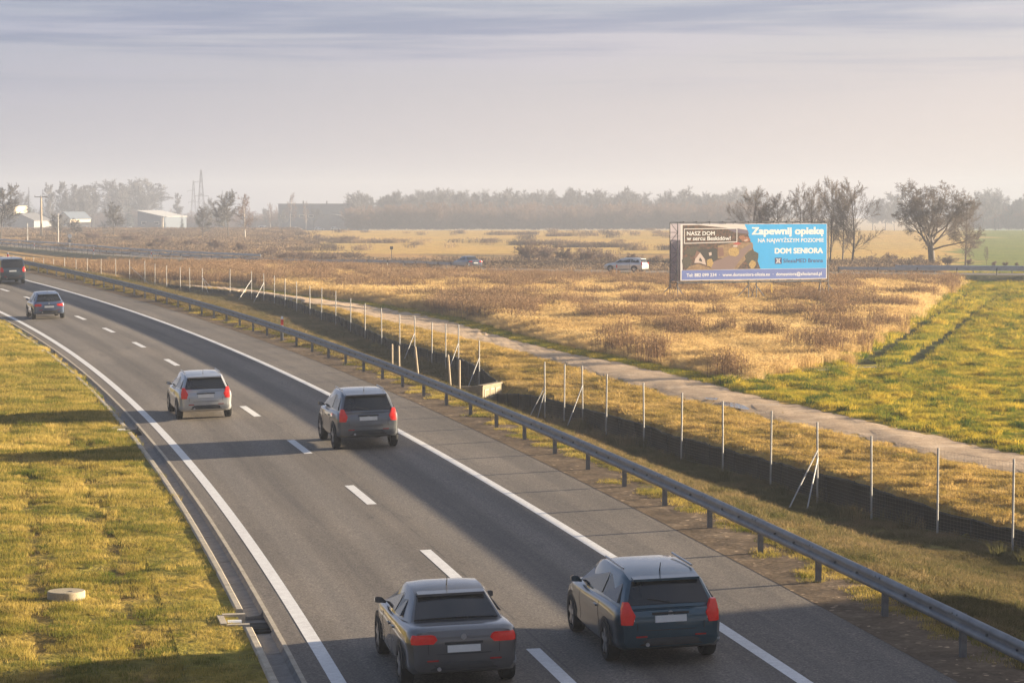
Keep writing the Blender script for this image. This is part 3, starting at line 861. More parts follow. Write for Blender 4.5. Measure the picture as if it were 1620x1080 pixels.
# unseen hall, added outside the frame to throw a shadow across the nearest road
hall = empty('shadow_hall', (0, 0, 0), 0, 'unseen plain hall added right of the motorway to shade the near road', 'building')
hx = lambda a, b: Vector((57 + a*cos(ov_a) + b*sin(ov_a), 61.6 + a*sin(ov_a) - b*cos(ov_a), 0))
def hall_box(nm, a0, a1, b0, b1, z0, z1, m):
    mb = MB(); mb.loft([[tuple(hx(a, b) + Vector((0, 0, z))) for a, b in ((a0, b0), (a1, b0), (a1, b1), (a0, b1))] for z in (z0, z1)]); return mb.build(nm, m, hall)
hall_box('wall', -14, 30, 0, 26, -1, 9.4, M['old_concrete'])
hall_box('roof', -14.4, 30.4, -.0, 26.4, 9.4, 9.7, M['zinc_dark'])
for k in range(5): hall_box('door', -11 + k*8, -7 + k*8, -.06, -.005, -.5, 4.2, M['zinc'])

# ------------------------------------------------------------------ cars
def car_paint(name, c):
    t = NT(name)
    n = t.noise(1.5, 3, 0.6, t.new('ShaderNodeTexCoord').outputs['Object'])
    k = t.ramp(n, [(0.3, tuple(x * .88 for x in c)), (0.7, tuple(min(1, x * 1.08) for x in c))])
    m = t.done(k, 0.30, 0.45)
    t.bsdf.inputs['Coat Weight'].default_value = 1.0; t.bsdf.inputs['Coat Roughness'].default_value = 0.03
    return m
M['car_glass'] = mottled('tinted_glass', (.012,.014,.017), (.02,.022,.026), 1, .08, 0, spec=.6)
M['tail'] = mottled('tail_light_red', (.42,.012,.012), (.55,.02,.018), 8, .25)
M['tail'].node_tree.nodes['Principled BSDF'].inputs['Emission Color'].default_value = (1, .03, .015, 1)     # tail lamps are lit
M['tail'].node_tree.nodes['Principled BSDF'].inputs['Emission Strength'].default_value = 0.018
M['reflector'] = mottled('red_reflector_strip', (.30,.01,.01), (.40,.015,.015), 8, .25)
M['clear'] = mottled('clear_lamp', (.55,.55,.54), (.7,.7,.69), 8, .2)
M['trim'] = mottled('black_trim', (.018,.018,.019), (.03,.03,.031), 5, .6)
M['rim'] = mottled('alloy_rim', (.38,.38,.39), (.52,.52,.53), 8, .35, .7)
M['plate'] = mottled('number_plate', (.68,.68,.66), (.75,.75,.73), 8, .5)

def body_secs(st):
    # fine stations on a smooth line through the given ones, rounded sections with a shoulder crease
    st = np.array(st); n = len(st); fin = []
    for i in range(n - 1):
        p0, p1, p2, p3 = st[max(i-1, 0)], st[i], st[i+1], st[min(i+2, n-1)]
        m = max(2, int(abs(p2[0] - p1[0]) / .16))
        for k in range(m):
            t = k / m
            q = 0.5*((2*p1)+(p2-p0)*t+(2*p0-5*p1+4*p2-p3)*t*t+(3*p1-p0-3*p2+p3)*t**3)
            q[0] = p1[0] + (p2[0] - p1[0]) * t
            lo, hi = np.minimum(p1, p2), np.maximum(p1, p2)
            fin.append(np.clip(q, lo - .012, hi + .012))
    fin.append(st[-1]); out = []
    for (y, zl, zt, hw, cr) in fin:
        H = zt - zl
        half = [(hw*.70, zl), (hw*.90, zl+.015), (hw*.965, zl+.07), (hw*.985, zl+H*.20), (hw*.975, zl+H*.34), (hw*.985, zl+H*.50), (hw*1.0, zl+H*.66), (hw*.997, zl+H*.74),
                (hw*.975, zt-.085), (hw*.945, zt-.035), (hw*.90, zt-.008), (hw*.80, zt+cr*.5), (hw*.45, zt+cr)]
        out.append([(x, y, z) for x, z in half] + [(-x, y, z) for x, z in reversed(half)])
    return out
KINDS = {
 # y stations from rear (negative) to nose, sizes in metres
 'hatch': dict(body=[(-2.10,.42,.80,.70,.01),(-2.07,.34,.90,.78,.015),(-1.95,.28,.97,.85,.02),(-1.3,.22,.99,.885,.02),(0,.20,.96,.89,.02),(.75,.21,.94,.885,.03),(1.35,.23,.90,.87,.04),(1.85,.27,.80,.82,.04),(2.06,.32,.68,.72,.03),(2.12,.40,.58,.62,.01)],
   roof=[(-1.98,.96,.80),(-1.62,1.38,.60),(-1.2,1.47,.60),(-.2,1.49,.61),(.25,1.42,.59),(1.02,.93,.76)], wb=(-1.28,1.32), rearwin=(-1.95,1.00,-1.66,1.34)),
 'sedan': dict(body=[(-2.30,.42,.82,.70,.01),(-2.27,.34,.96,.80,.02),(-2.1,.28,1.01,.87,.02),(-1.3,.22,1.0,.90,.02),(0,.20,.96,.90,.02),(.75,.21,.94,.89,.03),(1.45,.23,.90,.88,.04),(1.98,.27,.80,.83,.04),(2.24,.32,.68,.72,.03),(2.30,.40,.58,.62,.01)],
   roof=[(-1.62,1.0,.78),(-.98,1.36,.60),(-.6,1.43,.60),(.0,1.43,.60),(.35,1.36,.58),(1.12,.93,.76)], wb=(-1.38,1.42), rearwin=(-1.56,1.04,-1.02,1.33)),
 'estate': dict(body=[(-2.30,.42,.82,.70,.01),(-2.27,.34,.92,.79,.015),(-2.12,.28,.98,.87,.02),(-1.3,.22,1.0,.90,.02),(0,.20,.97,.905,.02),(.8,.21,.95,.90,.03),(1.5,.23,.91,.88,.04),(2.0,.27,.81,.83,.04),(2.26,.32,.68,.73,.03),(2.32,.40,.58,.63,.01)],
   roof=[(-2.20,.97,.80),(-1.92,1.40,.61),(-1.5,1.48,.62),(-.1,1.49,.62),(.35,1.42,.60),(1.15,.94,.77)], wb=(-1.38,1.43), rearwin=(-2.17,1.01,-1.95,1.37)),
 'suv': dict(body=[(-2.20,.50,.90,.74,.01),(-2.17,.42,1.04,.82,.015),(-2.02,.36,1.10,.90,.02),(-1.3,.30,1.12,.93,.02),(0,.28,1.09,.935,.02),(.75,.29,1.07,.93,.03),(1.4,.31,1.04,.91,.04),(1.9,.34,.96,.86,.04),(2.14,.40,.82,.78,.03),(2.20,.48,.70,.68,.01)],
   roof=[(-2.08,1.09,.84),(-1.80,1.58,.66),(-1.4,1.66,.66),(-.1,1.67,.66),(.35,1.60,.64),(1.08,1.06,.80)], wb=(-1.33,1.38), rearwin=(-2.05,1.14,-1.83,1.54)),
 'van': dict(body=[(-2.42,.46,1.0,.80,.01),(-2.40,.36,1.08,.88,.01),(-2.3,.30,1.12,.92,.01),(-1.3,.24,1.12,.93,.01),(0,.22,1.12,.93,.01),(.9,.23,1.10,.925,.02),(1.6,.25,1.05,.90,.05),(2.1,.29,.92,.85,.05),(2.34,.36,.76,.76,.03),(2.40,.44,.62,.66,.01)],
   roof=[(-2.39,1.11,.88),(-2.30,1.80,.78),(-1.8,1.88,.78),(.3,1.88,.78),(.75,1.80,.74),(1.55,1.09,.84)], wb=(-1.45,1.48), rearwin=(-2.385,1.18,-2.315,1.72)),
}
WHEEL = {}
def wheel_meshes(r, w):
    k = (r, w)
    if k not in WHEEL:
        mb = MB(); n = 22; secs = []
        for i in range(n + 1):
            a = 2 * pi * i / n; ca, sa = cos(a), sin(a)
            secs.append([(x, rr * ca, rr * sa) for x, rr in ((-w/2, r*.68), (-w/2, r*.94), (-w/2+.03, r), (w/2-.03, r), (w/2, r*.94), (w/2, r*.68))])
        mb.loft(secs, closed=True, caps=False)
        ty = mb.mesh('tyre', M['black'], 40)
        mb = MB()
        mb.tube((-w*.3, 0, 0), (w*.34, 0, 0), r*.66, n=18, m=1)
        for i in range(5):
            a = 2 * pi * i / 5
            p = Matrix.Rotation(a, 3, 'X')
            mb.loft([[tuple(p @ Vector((x, y * q, z))) for x, q in ((w*.36, 1), (w*.46, 1), (w*.46, -1), (w*.36, -1))] for y, z in ((.035, .02), (.05, r*.64))])
        mb.tube((w*.34, 0, 0), (w*.48, 0, 0), r*.16, n=10)
        ri = mb.mesh('rim', [M['rim'], M['trim']], 30)
        WHEEL[k] = (ty, ri)
    return WHEEL[k]
def make_car(kind, paint, loc, h, label, grade=0.0, name='car', cat='car', group='cars on the motorway', loc_rz=None):
    K = KINDS[kind]
    e = empty(name, loc, -h, label, cat, group)
    e.rotation_euler = (grade, -CF if group == 'cars on the motorway' else 0, -h)
    st = K['body']
    mb = MB(); mb.loft(body_secs(st))
    R = K['roof']
    def rsec(y, zt, hw, zb, hwb):
        half = [(hwb, zb), (hw + .03, zt - .075), (hw - .03, zt - .012), (hw*.5, zt + .012)]
        return [(x, y, z) for x, z in half] + [(-x, y, z) for x, z in reversed(half)]
    def belt(y): return float(np.interp(y, [q[0] for q in st], [q[2] for q in st])) - .05
    def bhw(y): return float(np.interp(y, [q[0] for q in st], [q[3] for q in st])) * .93
    secs = []
    for i, (y, z, hw) in enumerate(R):
        zb = belt(y)
        if i in (0, len(R) - 1): secs.append([(x, y, zz) for x, zz in [(hw, zb), (hw*.97, z-.01), (hw*.94, z), (hw*.5, z+.005)]] + [(-x, y, zz) for x, zz in [(hw*.5, z+.005), (hw*.94, z), (hw*.97, z-.01), (hw, zb)]])
        else: secs.append(rsec(y, z, hw, zb, bhw(y)))
    mb.loft(secs)
    mb.build('body', paint, e, smooth=38)
    # rear window and windscreen, proud of the shell
    def pane(name, p0, p1, hw0, hw1, out, ncurve=.02):
        (y0, z0), (y1, z1) = p0, p1
        d = Vector((0, y1 - y0, z1 - z0)).normalized(); nn = Vector((0, -d.z, d.y)) * out
        mb = MB(); rows = []
        for t in (0, .33, .66, 1):
            y, z, hw = y0+(y1-y0)*t, z0+(z1-z0)*t, hw0+(hw1-hw0)*t
            rows.append([tuple(Vector((x*hw, y, z)) + nn * (.016 + ncurve*(1-x*x))) for x in (-1,-.6,0,.6,1)])
        mb.loft(rows, closed=False)
        rows2 = [[tuple(Vector(p) - nn*.03) for p in r] for r in rows]
        mb.loft([[*rows[0]], [*rows2[0]]], closed=False); mb.loft([[*rows[-1]], [*rows2[-1]]], closed=False)
        mb.loft([[r[0] for r in rows], [r[0] for r in rows2]], closed=False); mb.loft([[r[-1] for r in rows], [r[-1] for r in rows2]], closed=False)
        mb.build(name, M['car_glass'], e, smooth=30)
    y0, z0, y1, z1 = K['rearwin']
    a, b = R[0], R[1]
    pane('rear_window', (y0, z0), (y1, z1), a[2]*.86, b[2]*.92, 1)
    a, b = R[-1], R[-2]
    pane('windscreen', (a[0]-.07, a[1]+.05), (b[0]+.05, b[1]-.04), a[2]*.88, b[2]*.94, -1)
    # side windows
    ys = [R[1][0] + .12, (R[1][0]+R[-2][0])/2 - .12, R[-2][0] + .10]
    for sd in (-1, 1):
        for i in range(2):
            ya, yb = ys[i] + .04, ys[i+1] - .04
            if kind == 'van' and i == 0 : ya = yb - .9
            mb = MB(); q = []
            ybt = yb + (.42 if i == 1 else 0); yat = ya - (.18 if i == 0 and kind not in ('van',) else 0)
            for y, yy in ((ya, yat), (yb, ybt)):
                zt = float(np.interp(y, [r[0] for r in R], [r[1] for r in R])) - .11
                hwr = float(np.interp(y, [r[0] for r in R], [r[2] for r in R])) + .03
                q.append(((bhw(y) + .012) , yy, belt(y) + .10, hwr + .016, y, zt))
            (xa, y_a, za, xta, yta, zta), (xb, y_b, zb, xtb, ytb, ztb) = q
            f = .12
            lo = lambda xb_, xt_: xb_ + (xt_ - xb_) * f
            pts = [(sd*lo(xa, xta), y_a, za), (sd*lo(xb, xtb), y_b, zb), (sd*xtb, ytb, ztb), (sd*xta, yta, zta)]
            inn = [(p[0] - sd*.03, p[1], p[2]) for p in pts]
            mb.poly(pts if sd > 0 else pts[::-1])
            for j in range(4): mb.poly([pts[j], pts[(j+1)%4], inn[(j+1)%4], inn[j]])
            mb.build('side_window', M['car_glass'], e)
    ry = st[0][0]
    def yat(z): return float(np.interp(z, [st[0][2]-.1, st[1][2], st[2][2]], [st[0][0], st[1][0]+.01, st[2][0]]))
    zb = st[1][2]
    # tail lights wrap the corners
    for sd in (-1, 1):
        mb = MB(); hw = st[1][3]
        if kind in ('estate', 'van', 'suv'):
            zs = ((zb-.20, .985, .80), (zb-.05, .985, .74), (zb+.04, .965, .80), (zb+.16, .925, .86))
        else:
            zs = ((zb-.175, .985, .60), (zb-.11, .99, .52), (zb-.05, .97, .56), (zb-.03, .95, .62))
        mb.loft([[(sd*hw*i_, ry-.020 + .25*max(0, (z-zb)), z), (sd*hw*(o_-.05), ry-.012+.25*max(0, (z-zb)), z), (sd*(hw*o_+.034), ry+.05, z), (sd*(hw*o_+.034), ry+.16, z), (sd*hw*i_, ry+.12, z)] for z, o_, i_ in zs])
        lamp = mb
        tl = lamp.build('tail_light', M['tail'], e, smooth=40)
        mb = MB(); zc = (zs[1][0] + zs[0][0]) / 2; mb.box(min(sd*hw*.76, sd*hw*.92), max(sd*hw*.76, sd*hw*.92), ry-.012, ry+.05, zc-.018, zc+.022); mb.build('reverse_lamp', M['clear'], tl)
        mb = MB(); nh = st[-2][3]; ny = st[-2][0]
        mb.loft([[(sd*nh*.5, ny+.01, z), (sd*nh*.98, ny-.03, z), (sd*(nh+.05), ny-.18, z), (sd*nh*.55, ny-.12, z)] for z in (.58, .70)])
        mb.build('headlight', M['clear'], e, smooth=30)
        mb = MB(); my = R[-2][0] + .46; mx = bhw(my) - .02; mz = belt(my) + .12
        mb.loft([[(sd*(mx+a), my+y*q, mz+z*q+dz) for y, z in ((-.05,-.045),(.07,-.03),(.09,.0),(.06,.05),(-.05,.06))] for a, q, dz in ((0,.35,-.04), (.07,.9,0), (.15,1,.01), (.19,.7,.01))]); mb.build('mirror', paint, e, smooth=50)
    mb = MB(); zl = st[0][1]; bw = st[1][3]
    mb.loft([[(x*bw, ry + .02 + .10*abs(x)**3 + y, zl + z) for y, z in ((.08, -.06), (-.035, -.05), (-.045, .03), (-.028, .075), (.08, .08))] for x in (-.93, -.8, -.5, 0, .5, .8, .93)])
    mb.build('rear_bumper', M['trim'], e, smooth=35)
    mb = MB(); mb.loft([[(x*bw, ry - .010 + .10*abs(x)**3 + y, zl + .20 + z) for y, z in ((.05, -.004), (-.008, -.004), (-.008, .004), (.05, .004))] for x in (-.96, -.8, -.5, 0, .5, .8, .96)])
    mb.build('bumper_seam', M['trim'], e)
    gap = MB()
    for sd in (-1, 1): gap.loft([[(sd*bw*.70 + q, ry + .012, z), (sd*bw*.70 + q, ry - .012, z)] for q, z in ((-.004, zl+.20), (.004, zl+.20))], closed=False); gap.box(sd*bw*.70-.004, sd*bw*.70+.004, ry-.012, ry+.05, zl+.20, st[1][2]-.17)
    gap.build('tailgate_seam', M['trim'], e)
    mb = MB(); mb.tube((0, ry+.02, zl+.46), (0, ry-.016, zl+.46), .045, n=14)
    if kind != 'van': mb.build('badge_disc', M['rim'], e)
    for sd in (-1, 1):                   # door shut lines and handles along the flanks
        for yy in (R[-2][0] + .30, (R[1][0] + R[-2][0]) / 2 - .06, K['wb'][0] + .52):
            g = MB(); hwy = float(np.interp(yy, [q[0] for q in st], [q[3] for q in st])); ztp = float(np.interp(yy, [q[0] for q in st], [q[2] for q in st])); zlo = float(np.interp(yy, [q[0] for q in st], [q[1] for q in st]))
            HH = ztp - zlo
            g.loft([[(sd*(hwy*f + o_), yy + d_, zlo + HH*hz_) for o_, d_ in ((.004, -.005), (.004, .005), (-.03, .005), (-.03, -.005))] for f, hz_ in ((.985,.20),(.975,.34),(.985,.50),(1.0,.66),(.997,.74),(.975, 1 - .085/HH))])
            g.build('door_seam', M['trim'], e)
        for yy in ((R[1][0] + R[-2][0]) / 2 + .04, K['wb'][0] + .66):
            hwy = float(np.interp(yy, [q[0] for q in st], [q[3] for q in st])); zt_ = float(np.interp(yy, [q[0] for q in st], [q[2] for q in st]))
            g = MB(); g.box(min(sd*(hwy*.98), sd*(hwy+.022)), max(sd*(hwy*.98), sd*(hwy+.022)), yy, yy+.17, zt_-.185, zt_-.155); g.build('door_handle', paint, e)
    for sd in (-1, 1):
        mb = MB(); mb.box(sd*bw*.62-.09, sd*bw*.62+.09, ry-.02, ry+.06, zl+.09, zl+.115); mb.build('reflector', M['reflector'], e)
    mb = MB(); mb.tube((-bw*.5, ry-.03, zl-.03), (-bw*.5, ry+.2, zl-.03), .032, n=10); mb.build('exhaust', M['rim'], e)
    if kind in ('estate', 'suv'):
        for sd in (-1, 1):
            mb = MB(); rx = R[2][2]*.93
            for a_, b_ in zip(R[2:-3], R[3:-2]): mb.tube((sd*rx, a_[0]+.05, a_[1]+.035), (sd*rx, b_[0], b_[1]+.035), .018, n=6)
            mb.build('roof_rail', M['rim'], e)
    mb = MB(); mb.tube((.03, K['rearwin'][0]-.03, K['rearwin'][1]+.03), (-.34, K['rearwin'][0]+.02, K['rearwin'][1]+.10), .011, n=5); 
    if kind != 'sedan': mb.build('wiper', M['trim'], e)
    mb = MB(); zp = zl + .28 if kind in ('hatch','sedan') else zb - .12
    mb.box(-.26, .26, ry-.025, ry+.02, zp-.055, zp+.055); mb.build('number_plate', M['plate'], e)
    mb = MB(); mb.box(-.30, .30, ry-.018, ry+.03, zp+.07, zp+.105); mb.build('handle_strip', M['trim'], e)
    mb = MB(); mb.loft([[(x, R[1][0]-.10+q, R[1][1]+z) for q, z in ((-.05,-.02),(.16,.02),(.16,.04),(-.05,.02))] for x in (-R[1][2]*.9, R[1][2]*.9)]); mb.build('spoiler', paint, e)
    mb = MB(); mb.tube((0, R[1][0]+.35, R[1][1]+.05), (0, R[1][0]+.25, R[1][1]+.22), .012, .006, n=5); mb.build('antenna', M['trim'], e)
    r = .33 if kind != 'suv' else .37
    ty, ri = wheel_meshes(r, .21)
    for wy in K['wb']:
        for sd in (-1, 1):
            hw = float(np.interp(wy, [q[0] for q in st], [q[3] for q in st]))
            mb = MB(); secs = []
            for i in range(13):
                a = pi * i / 12
                secs.append([(sd*(hw-.10), wy + (r+.075)*cos(a), r + (r+.075)*sin(a)), (sd*(hw+.006), wy + (r+.075)*cos(a), r + (r+.075)*sin(a)), (sd*(hw+.006), wy + (r-.02)*cos(a), r + (r-.02)*sin(a)), (sd*(hw-.10), wy + (r-.02)*cos(a), r + (r-.02)*sin(a))])
            mb.loft(secs); mb.build('wheel_arch', M['trim'], e)
            wh = bpy.data.objects.new('wheel', ty); COL.objects.link(wh); wh.parent = e
            wh.location = (sd * (hw - .085), wy, r); wh.rotation_euler = (0, 0, 0 if sd > 0 else pi)
            link('rim', ri, wh)
    return e
def road_car(kind, color, s, o, label):
    p = road_pt(s, o, .004)
    make_car(kind, color, p, heading(s), label, math.atan(GR + GV * s))
P_ = lambda n, c: car_paint(n, c)
road_car('van', P_('paint_navy', (.05,.075,.10)), 197, 1.75, 'dark navy van, farthest car at the left picture edge')
road_car('hatch', P_('paint_blue_silver', (.11,.15,.24)), 152.5, -1.75, 'blue-grey hatchback in the left lane behind the navy van')
road_car('estate', P_('paint_silver', (.42,.43,.44)), 90.5, -1.75, 'silver estate car alone in the left lane mid-curve')
road_car('suv', P_('paint_grey', (.13,.14,.155)), 79, 1.80, 'dark grey off-roader in the right lane beside the guardrail bend')
road_car('sedan', P_('paint_dark_silver', (.11,.11,.115)), 43.6, -1.70, 'charcoal saloon car nearest in the left lane, cut by the lower edge')
road_car('estate', P_('paint_teal', (.022,.065,.095)), 44.6, 1.85, 'dark teal estate car nearest in the right lane by the edge line')
# traffic on the side road
def side_car(kind, paint, u, off, label, back=False):
    i = min(range(len(R2D)), key=lambda k: abs(u_of(R2D[k]) - u))
    d = (R2D[i+1] - R2D[i-1]).normalized(); n = Vector((-d.y, d.x, 0)).normalized()
    p = R2D[i] + n * off; h = math.atan2(d.x, d.y) + (pi if back else 0)
    make_car(kind, paint, p, h, label, name='car', group='cars on the side road')
side_car('estate', P_('paint_white', (.62,.61,.60)), 972, -2.3, 'white estate car passing left of the billboard on the side road', False)
side_car('sedan', P_('paint_blue', (.10,.12,.17)), 712, -2.3, 'dark blue saloon on the side road at the end of the left guardrail', False)

# ------------------------------------------------------------------ billboard
ANG = radians(24)
bb_c = at_d(1194, 400, 207.0)
GZ = gz(bb_c.x, bb_c.y)
W_, H_ = 13.2, 4.40
zbot = at_d(1194, 442.5, 207.0).z
bill = empty('billboard', (bb_c.x, bb_c.y, GZ), ANG, 'wide blue roadside billboard on a lattice frame in the weed field', 'billboard')
zb0 = zbot - GZ
XL, XR = -W_/2, W_/2
flat = lambda n, c, r=.55: mottled(n, tuple(x*.95 for x in c), tuple(min(1, x*1.04) for x in c), 1.2, r)
B = {'cyan': flat('print_cyan', (.008,.40,.86)), 'strip': flat('print_violet_blue', (.13,.19,.50)), 'vinyl': flat('vinyl_white', (.72,.70,.69)), 'navy': flat('print_navy', (.02,.025,.13)),
     'sky': flat('print_sky', (.66,.62,.60)), 'hill': flat('print_hill', (.14,.115,.17)), 'roadp': flat('print_road', (.22,.145,.135)), 'roof': flat('print_roof', (.02,.018,.018)), 'wall': flat('print_wall', (.58,.47,.42)),
     'brown': flat('print_brown', (.20,.10,.075)), 'yellow': mottled('print_yellow', (.25,.15,.04), (.62,.42,.14), 9, .6), 'orange': mottled('print_orange', (.16,.06,.03), (.45,.18,.08), 9, .6), 'darkgreen': mottled('print_dark_trees', (.02,.02,.014), (.09,.075,.045), 9, .6),
     'forest': mottled('print_autumn_forest', (.022,.014,.012), (.24,.10,.05), 5, .6, lo=.42, hi=.78, detail=6), 'ground': mottled('print_meadow', (.16,.09,.05), (.38,.25,.12), 4, .6), 'cloth': flat('backing_cloth', (.48,.42,.47)), 'redroof': flat('print_red_roof', (.42,.07,.05))}
def bx(cx): return XL + (cx - 118) / 1412 * W_
def bz(cy): return zb0 + (597 - cy) / 502 * H_
layer = [0]
def flatpoly(name, pts, mat, parent, lay):
    y = -.002 - .0002 * lay
    mb = MB(); mb.poly([(bx(x), y, bz(z)) for x, z in pts]); return mb.build(name, mat, parent)
mb = MB(); mb.box(XL, XR, 0, .02, zb0, zb0 + H_); panel = mb.build('banner', B['vinyl'], bill)
flatpoly('blue_field', [(880,500),(1525,500),(1525,98),(725,98)], B['cyan'], panel, 1)
flatpoly('contact_strip', [(130,590),(1522,590),(1522,502),(130,505)], B['strip'], panel, 1)
pic = flatpoly('village_picture', [(138,503),(879,500),(724,98),(138,104)], B['forest'], panel, 1)
def blob(cx, cz, rx, rz, n=11):
    return [(cx + rx*cos(2*pi*k/n)*random.uniform(.75,1.15), cz + rz*sin(2*pi*k/n)*random.uniform(.75,1.15)) for k in range(n)]
layers = [('printed_sky', [(270,99),(724,99),(752,150),(640,138),(480,122),(330,108)], 'sky'), ('printed_hill', [(560,142),(640,132),(755,150),(768,186),(640,172)], 'hill'),
 ('printed_meadow', [(470,290),(620,262),(800,262),(810,300),(660,400),(470,400)], 'ground'), ('printed_road', [(400,500),(640,500),(700,440),(803,318),(790,270),(640,350),(520,400),(430,430)], 'roadp'),
 ('printed_path', [(620,500),(655,500),(740,410),(800,320),(797,300),(700,400)], 'ground'), ('printed_trees', blob(800,400,70,75), 'darkgreen'), ('printed_trees', blob(235,340,90,45), 'darkgreen'), ('printed_trees', blob(180,430,45,60), 'darkgreen'),
 ('printed_crown', blob(620,345,55,42), 'yellow'), ('printed_crown', blob(740,235,40,24), 'orange'), ('printed_crown', blob(800,460,35,35), 'yellow'), ('printed_crown', blob(700,215,30,20), 'orange'),
 ('printed_lawn', [(170,503),(200,470),(290,448),(350,470),(440,503)], 'ground'), ('printed_roof', [(330,380),(272,330),(290,322),(455,310),(470,400),(430,432),(380,420)], 'roof'),
 ('printed_wall', [(248,440),(262,385),(300,345),(345,405),(360,460),(300,440)], 'wall'), ('printed_gable', [(244,400),(270,330),(302,348),(262,398)], 'brown'), ('printed_window', [(290,420),(300,390),(318,410),(322,432)], 'roof'),
 ('printed_wall', [(384,350),(410,345),(412,372),(390,378)], 'wall'), ('printed_annex', [(470,305),(520,305),(530,380),(480,385)], 'brown'), ('printed_crown', blob(395,440,36,42), 'yellow'),
 ('printed_roof', [(610,270),(660,255),(700,270),(660,285)], 'redroof'), ('printed_wall', [(620,285),(660,282),(655,300),(615,300)], 'wall'), ('printed_wall', [(720,240),(755,232),(752,245),(725,250)], 'wall'), ('printed_dark_field', [(156,140),(645,140),(645,257),(156,262)], 'forest')]
for i, (nm, pts, mt) in enumerate(layers[:-1]): flatpoly(nm, pts, B[mt], pic, 2 + i)
LTOP = 28
for pts in ([(150,134),(655,131),(655,138),(150,141)], [(150,262),(655,252),(655,259),(150,269)], [(150,141),(157,141),(157,262),(150,262)], [(648,138),(655,138),(655,252),(648,252)]):
    flatpoly('caption_frame', pts, B['vinyl'], panel, LTOP)
B['ink'] = flat('print_white', (.82,.82,.81))
def text(body, x0, x1, ztop, zbase, mat, bold=.02, capref='H', lay=3):
    def tm(st):
        c = bpy.data.curves.new('lettering', 'FONT'); c.body = st; c.size = 1; c.resolution_u = 3
        o = bpy.data.objects.new('lettering', c); COL.objects.link(o)
        dg = bpy.context.evaluated_depsgraph_get(); me = bpy.data.meshes.new_from_object(o.evaluated_get(dg))
        bpy.data.objects.remove(o); bpy.data.curves.remove(c); return me
    me = tm(body)
    # a bolder weight: the same outline laid a few times, a hair apart
    vs = [v.co.copy() for v in me.vertices]; fs = [tuple(p.vertices) for p in me.polygons]
    V_, F_ = [], []
    for k_, (dx, dy) in enumerate(((0, 0), (1, .6), (-1, .6), (1, -.6), (-1, -.6))):
        i0 = len(V_); V_ += [(v.x + dx*bold, v.y + dy*bold, k_ * .00012) for v in vs]; F_ += [tuple(q + i0 for q in f) for f in fs]
    me.clear_geometry(); me.from_pydata(V_, [], F_)
    ref = tm(capref)
    h = max(v.co.y for v in ref.vertices) - max(0, min(v.co.y for v in ref.vertices)); bpy.data.meshes.remove(ref)
    xs = [v.co.x for v in me.vertices]; a, b = min(xs), max(xs)
    X0, X1 = bx(x0), bx(x1); zs = (bz(ztop) - bz(zbase)) / h
    for v in me.vertices:
        v.co = Vector((X0 + (v.co.x - a) / (b - a) * (X1 - X0), -.002 - .0002 * lay - v.co.z, bz(zbase) + v.co.y * zs))
    me.name = 'lettering'; me.materials.clear(); me.materials.append(mat)
    return tag(link('lettering', me, panel), kind='stuff')
text('NASZ DOM', 176, 441, 161, 195, B['ink'], .022, lay=LTOP)
text('w sercu Beskidów!', 176, 592, 205, 239, B['ink'], .022, lay=LTOP)
text('Zapewnij opieke', 793, 1497, 127, 189, B['ink'], .045)
flatpoly('lettering', [(1480,186),(1471,196),(1470,204),(1477,210),(1490,209),(1490,203),(1482,202),(1481,197),(1491,187)], B['ink'], panel, 3)
text('NA NAJWYŻSZYM POZIOMIE', 855, 1497, 227, 261, B['ink'], .018)
text('DOM SENIORA', 1017, 1490, 316, 362, B['ink'], .045)
text('SilesiaMED Brenna', 1100, 1490, 412, 446, B['navy'], .02)
text('Tel: 882 099 234  ·  www.domseniora-silesia.eu  ·  domseniora@silesiamed.pl', 175, 1478, 534, 562, B['ink'], .02)
lg = flatpoly('emblem', [(1018,456),(1086,456),(1086,401),(1018,401)], B['navy'], panel, 2)
def lp(pts, m, k): flatpoly('emblem_motif', pts, m, lg, k)
lp([(1026,452),(1036,440),(1040,428),(1036,416),(1026,405),(1040,411),(1052,413),(1064,411),(1078,405),(1068,416),(1064,428),(1068,440),(1078,452),(1064,446),(1052,444),(1040,446)], B['ink'], 3)
lp([(1043,441),(1061,441),(1061,416),(1043,416)], B['navy'], 4)
lp([(1046,438),(1050,438),(1050,419),(1046,419)], B['ink'], 5); lp([(1054,438),(1058,438),(1058,419),(1054,419)], B['ink'], 5)
